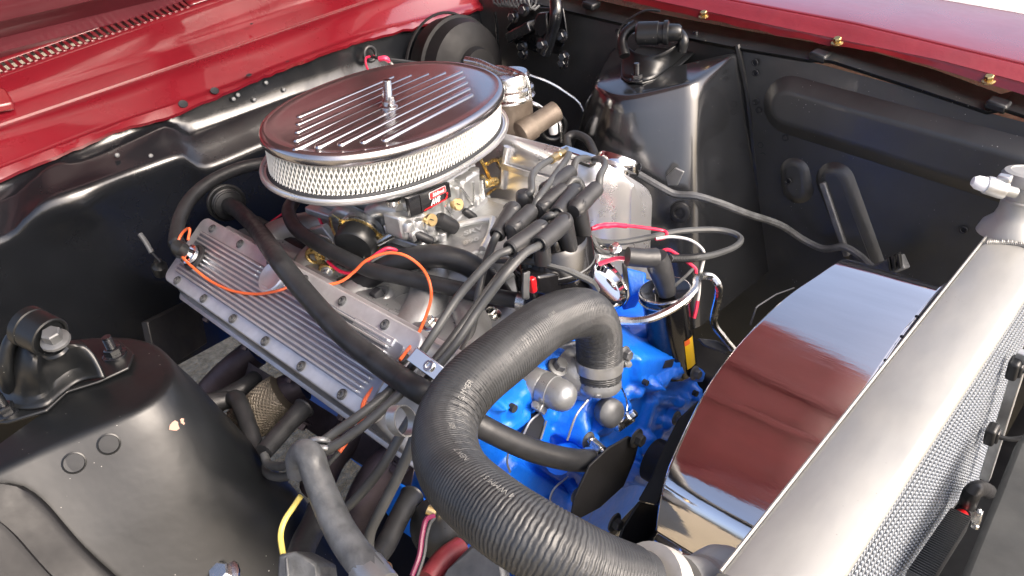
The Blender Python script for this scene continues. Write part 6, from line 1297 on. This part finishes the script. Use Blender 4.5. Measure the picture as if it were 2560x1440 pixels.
mb = MB(); mb.ring((-0.0507, -0.354, -0.1641), V((-0.0507, -0.354, -0.1641)) - V((-0.049, -0.3166, -0.1638)), .015, .003, 18, 6); mb.build('boot_lip', 'rubber', b2)
hose('starter_cable', 'fat grey taped cable in the foreground bending down', [(0.2889, -0.3945, -0.0426), (0.2873, -0.3907, -0.0275), (0.2961, -0.3871, -0.0152), (0.31, -0.3874, -0.0131), (0.3216, -0.3925, -0.0226), (0.3431, -0.3997, -0.0366), (0.3713, -0.4073, -0.0494), (0.3984, -0.4111, -0.0569), (0.4271, -0.4125, -0.0639)], [.013, .0135, .0135, .0145, .0155], 'tape')
hose('battery_cable', 'black cable running down to the grey connector', [(0.2625, -0.3785, -0.1254), (0.2775, -0.3955, -0.1236), (0.298, -0.4188, -0.1162), (0.3214, -0.4381, -0.1079)], [.0135], 'rubber')
mb = MB(); mb.lathe((0.4188, -0.4127, -0.0637), V((0.4344, -0.4138, -0.0643)) - V((0.402, -0.4102, -0.0602)), [(.0155, -.01), (.017, -.006), (.017, .02)], 18); tag(mb.build('cable_collar', 'silver'), 'pale collar at the lower end of the taped cable', 'collar')
tag(MB().lathe((0.4226, -0.3997, -0.073), (0, .1, 1), [(.006, -.02), (.006, .006), (.005, .008), (0, .0085)], 14).build('terminal_post', 'brass'), 'brass terminal post at the bottom edge', 'terminal')
wire('yellow wire looping down to the grey connector', [(0.303, -0.4067, -0.0532), (0.3013, -0.4155, -0.0606), (0.3028, -0.4288, -0.0672), (0.3079, -0.4386, -0.0741), (0.3202, -0.4458, -0.0774), (0.3329, -0.451, -0.079)], .0028, 'yellow')
gc2 = thing('cable_connector', 'blue grey plastic connector under the yellow wire', 'connector', (0.3498, -0.4492, -0.0781))
mb = MB(); mb.prism([(0.3267, -0.4528, -0.0737), (0.3437, -0.4435, -0.0651), (0.3631, -0.4337, -0.0771), (0.378, -0.4445, -0.0872), (0.3496, -0.4717, -0.083)], (-.01, .02, -.03)); mb.build('connector_body', 'tape', gc2, bevel=.003)
mb = MB(); mb.beam(*[(0.3443, -0.4521, -0.0655), (0.3603, -0.463, -0.077)], .006, .003, (0, -1, 0)); mb.build('connector_rib', 'tape', gc2, bevel=.001)
for p, lb in (((0.1341, -0.5322, -0.19), 'bright bolt head at the bottom edge, left one'), ((0.1976, -0.48, -0.19), 'bright bolt head at the bottom edge, right one')):
    mb = MB(); mb.hexbolt(p, (.2, -.3, 1), .012, .015); tag(mb.build('bolt', 'zinc'), lb, 'bolt', 'bolts at the bottom edge')
# orange and red wires over the engine
wire('orange wire snaking from the breather across the finned cover to the lead separator', [(-0.2051, -0.2598, 0.0031), (-0.2085, -0.2508, 0.0166), (-0.2234, -0.2564, 0.0094), (-0.2239, -0.2679, -0.0022), (-0.2042, -0.2764, -0.0155), (-0.1628, -0.2778, -0.0245), (-0.1308, -0.2731, -0.0358), (-0.0778, -0.2692, -0.0331), (-0.0273, -0.2581, -0.0253), (0.0117, -0.2467, -0.0124), (0.0229, -0.2261, -0.0119), (0.0591, -0.2081, -0.007), (0.0801, -0.1904, -0.0032), (0.0929, -0.1745, 0.0081), (0.1072, -0.162, 0.0233), (0.1245, -0.1447, 0.0309), (0.1447, -0.132, 0.0301), (0.1628, -0.1237, 0.018), (0.1842, -0.1279, 0.0072), (0.2009, -0.1401, -0.0065), (0.2247, -0.1697, -0.0095), (0.2452, -0.203, -0.0126), (0.2629, -0.2309, -0.007), (0.2679, -0.2437, -0.0076)], .0020, 'orange')
wire('orange wire end crossing the front of the finned cover downwards', [(0.2428, -0.2571, -0.0393), (0.2419, -0.2717, -0.0443), (0.2432, -0.2857, -0.0513), (0.2493, -0.295, -0.0589), (0.258, -0.3045, -0.0605), (0.2626, -0.3191, -0.0626), (0.2659, -0.3403, -0.0704)], .0025, 'orange')
wire('black sleeved tail of the orange wire', [(0.2659, -0.3403, -0.0704), (0.2622, -0.3518, -0.0782), (0.2506, -0.3611, -0.0931)], .0028, 'wire')
wire('bright red wire looping below the choke', [(0.0083, -0.1623, -0.0111), (0.0246, -0.1642, -0.0135), (0.0423, -0.1639, -0.0151), (0.0601, -0.1595, -0.0124), (0.0746, -0.1507, -0.0013), (0.0895, -0.1385, 0.0128), (0.0978, -0.1236, 0.019), (0.1018, -0.1145, 0.0147), (0.1032, -0.1095, 0.009)], .0024, 'redwire')
wire('short red wire beside the carburettor base', [(-0.0872, -0.1081, 0.0081), (-0.0824, -0.1101, 0.0004), (-0.0766, -0.1103, -0.0065), (-0.0738, -0.1103, -0.0097)], .0022, 'redwire')
wire('thin red wire between the hoses behind the finned cover', [(-0.2347, -0.1474, -0.0484), (-0.2226, -0.1204, -0.0339), (-0.2114, -0.0976, -0.0228)], .0018, 'redwire')
wire('thin grey wire between the hoses behind the finned cover', [(-0.2393, -0.1275, -0.0406), (-0.2134, -0.1115, -0.0352), (-0.202, -0.1001, -0.0364)], .0018, 'wire')
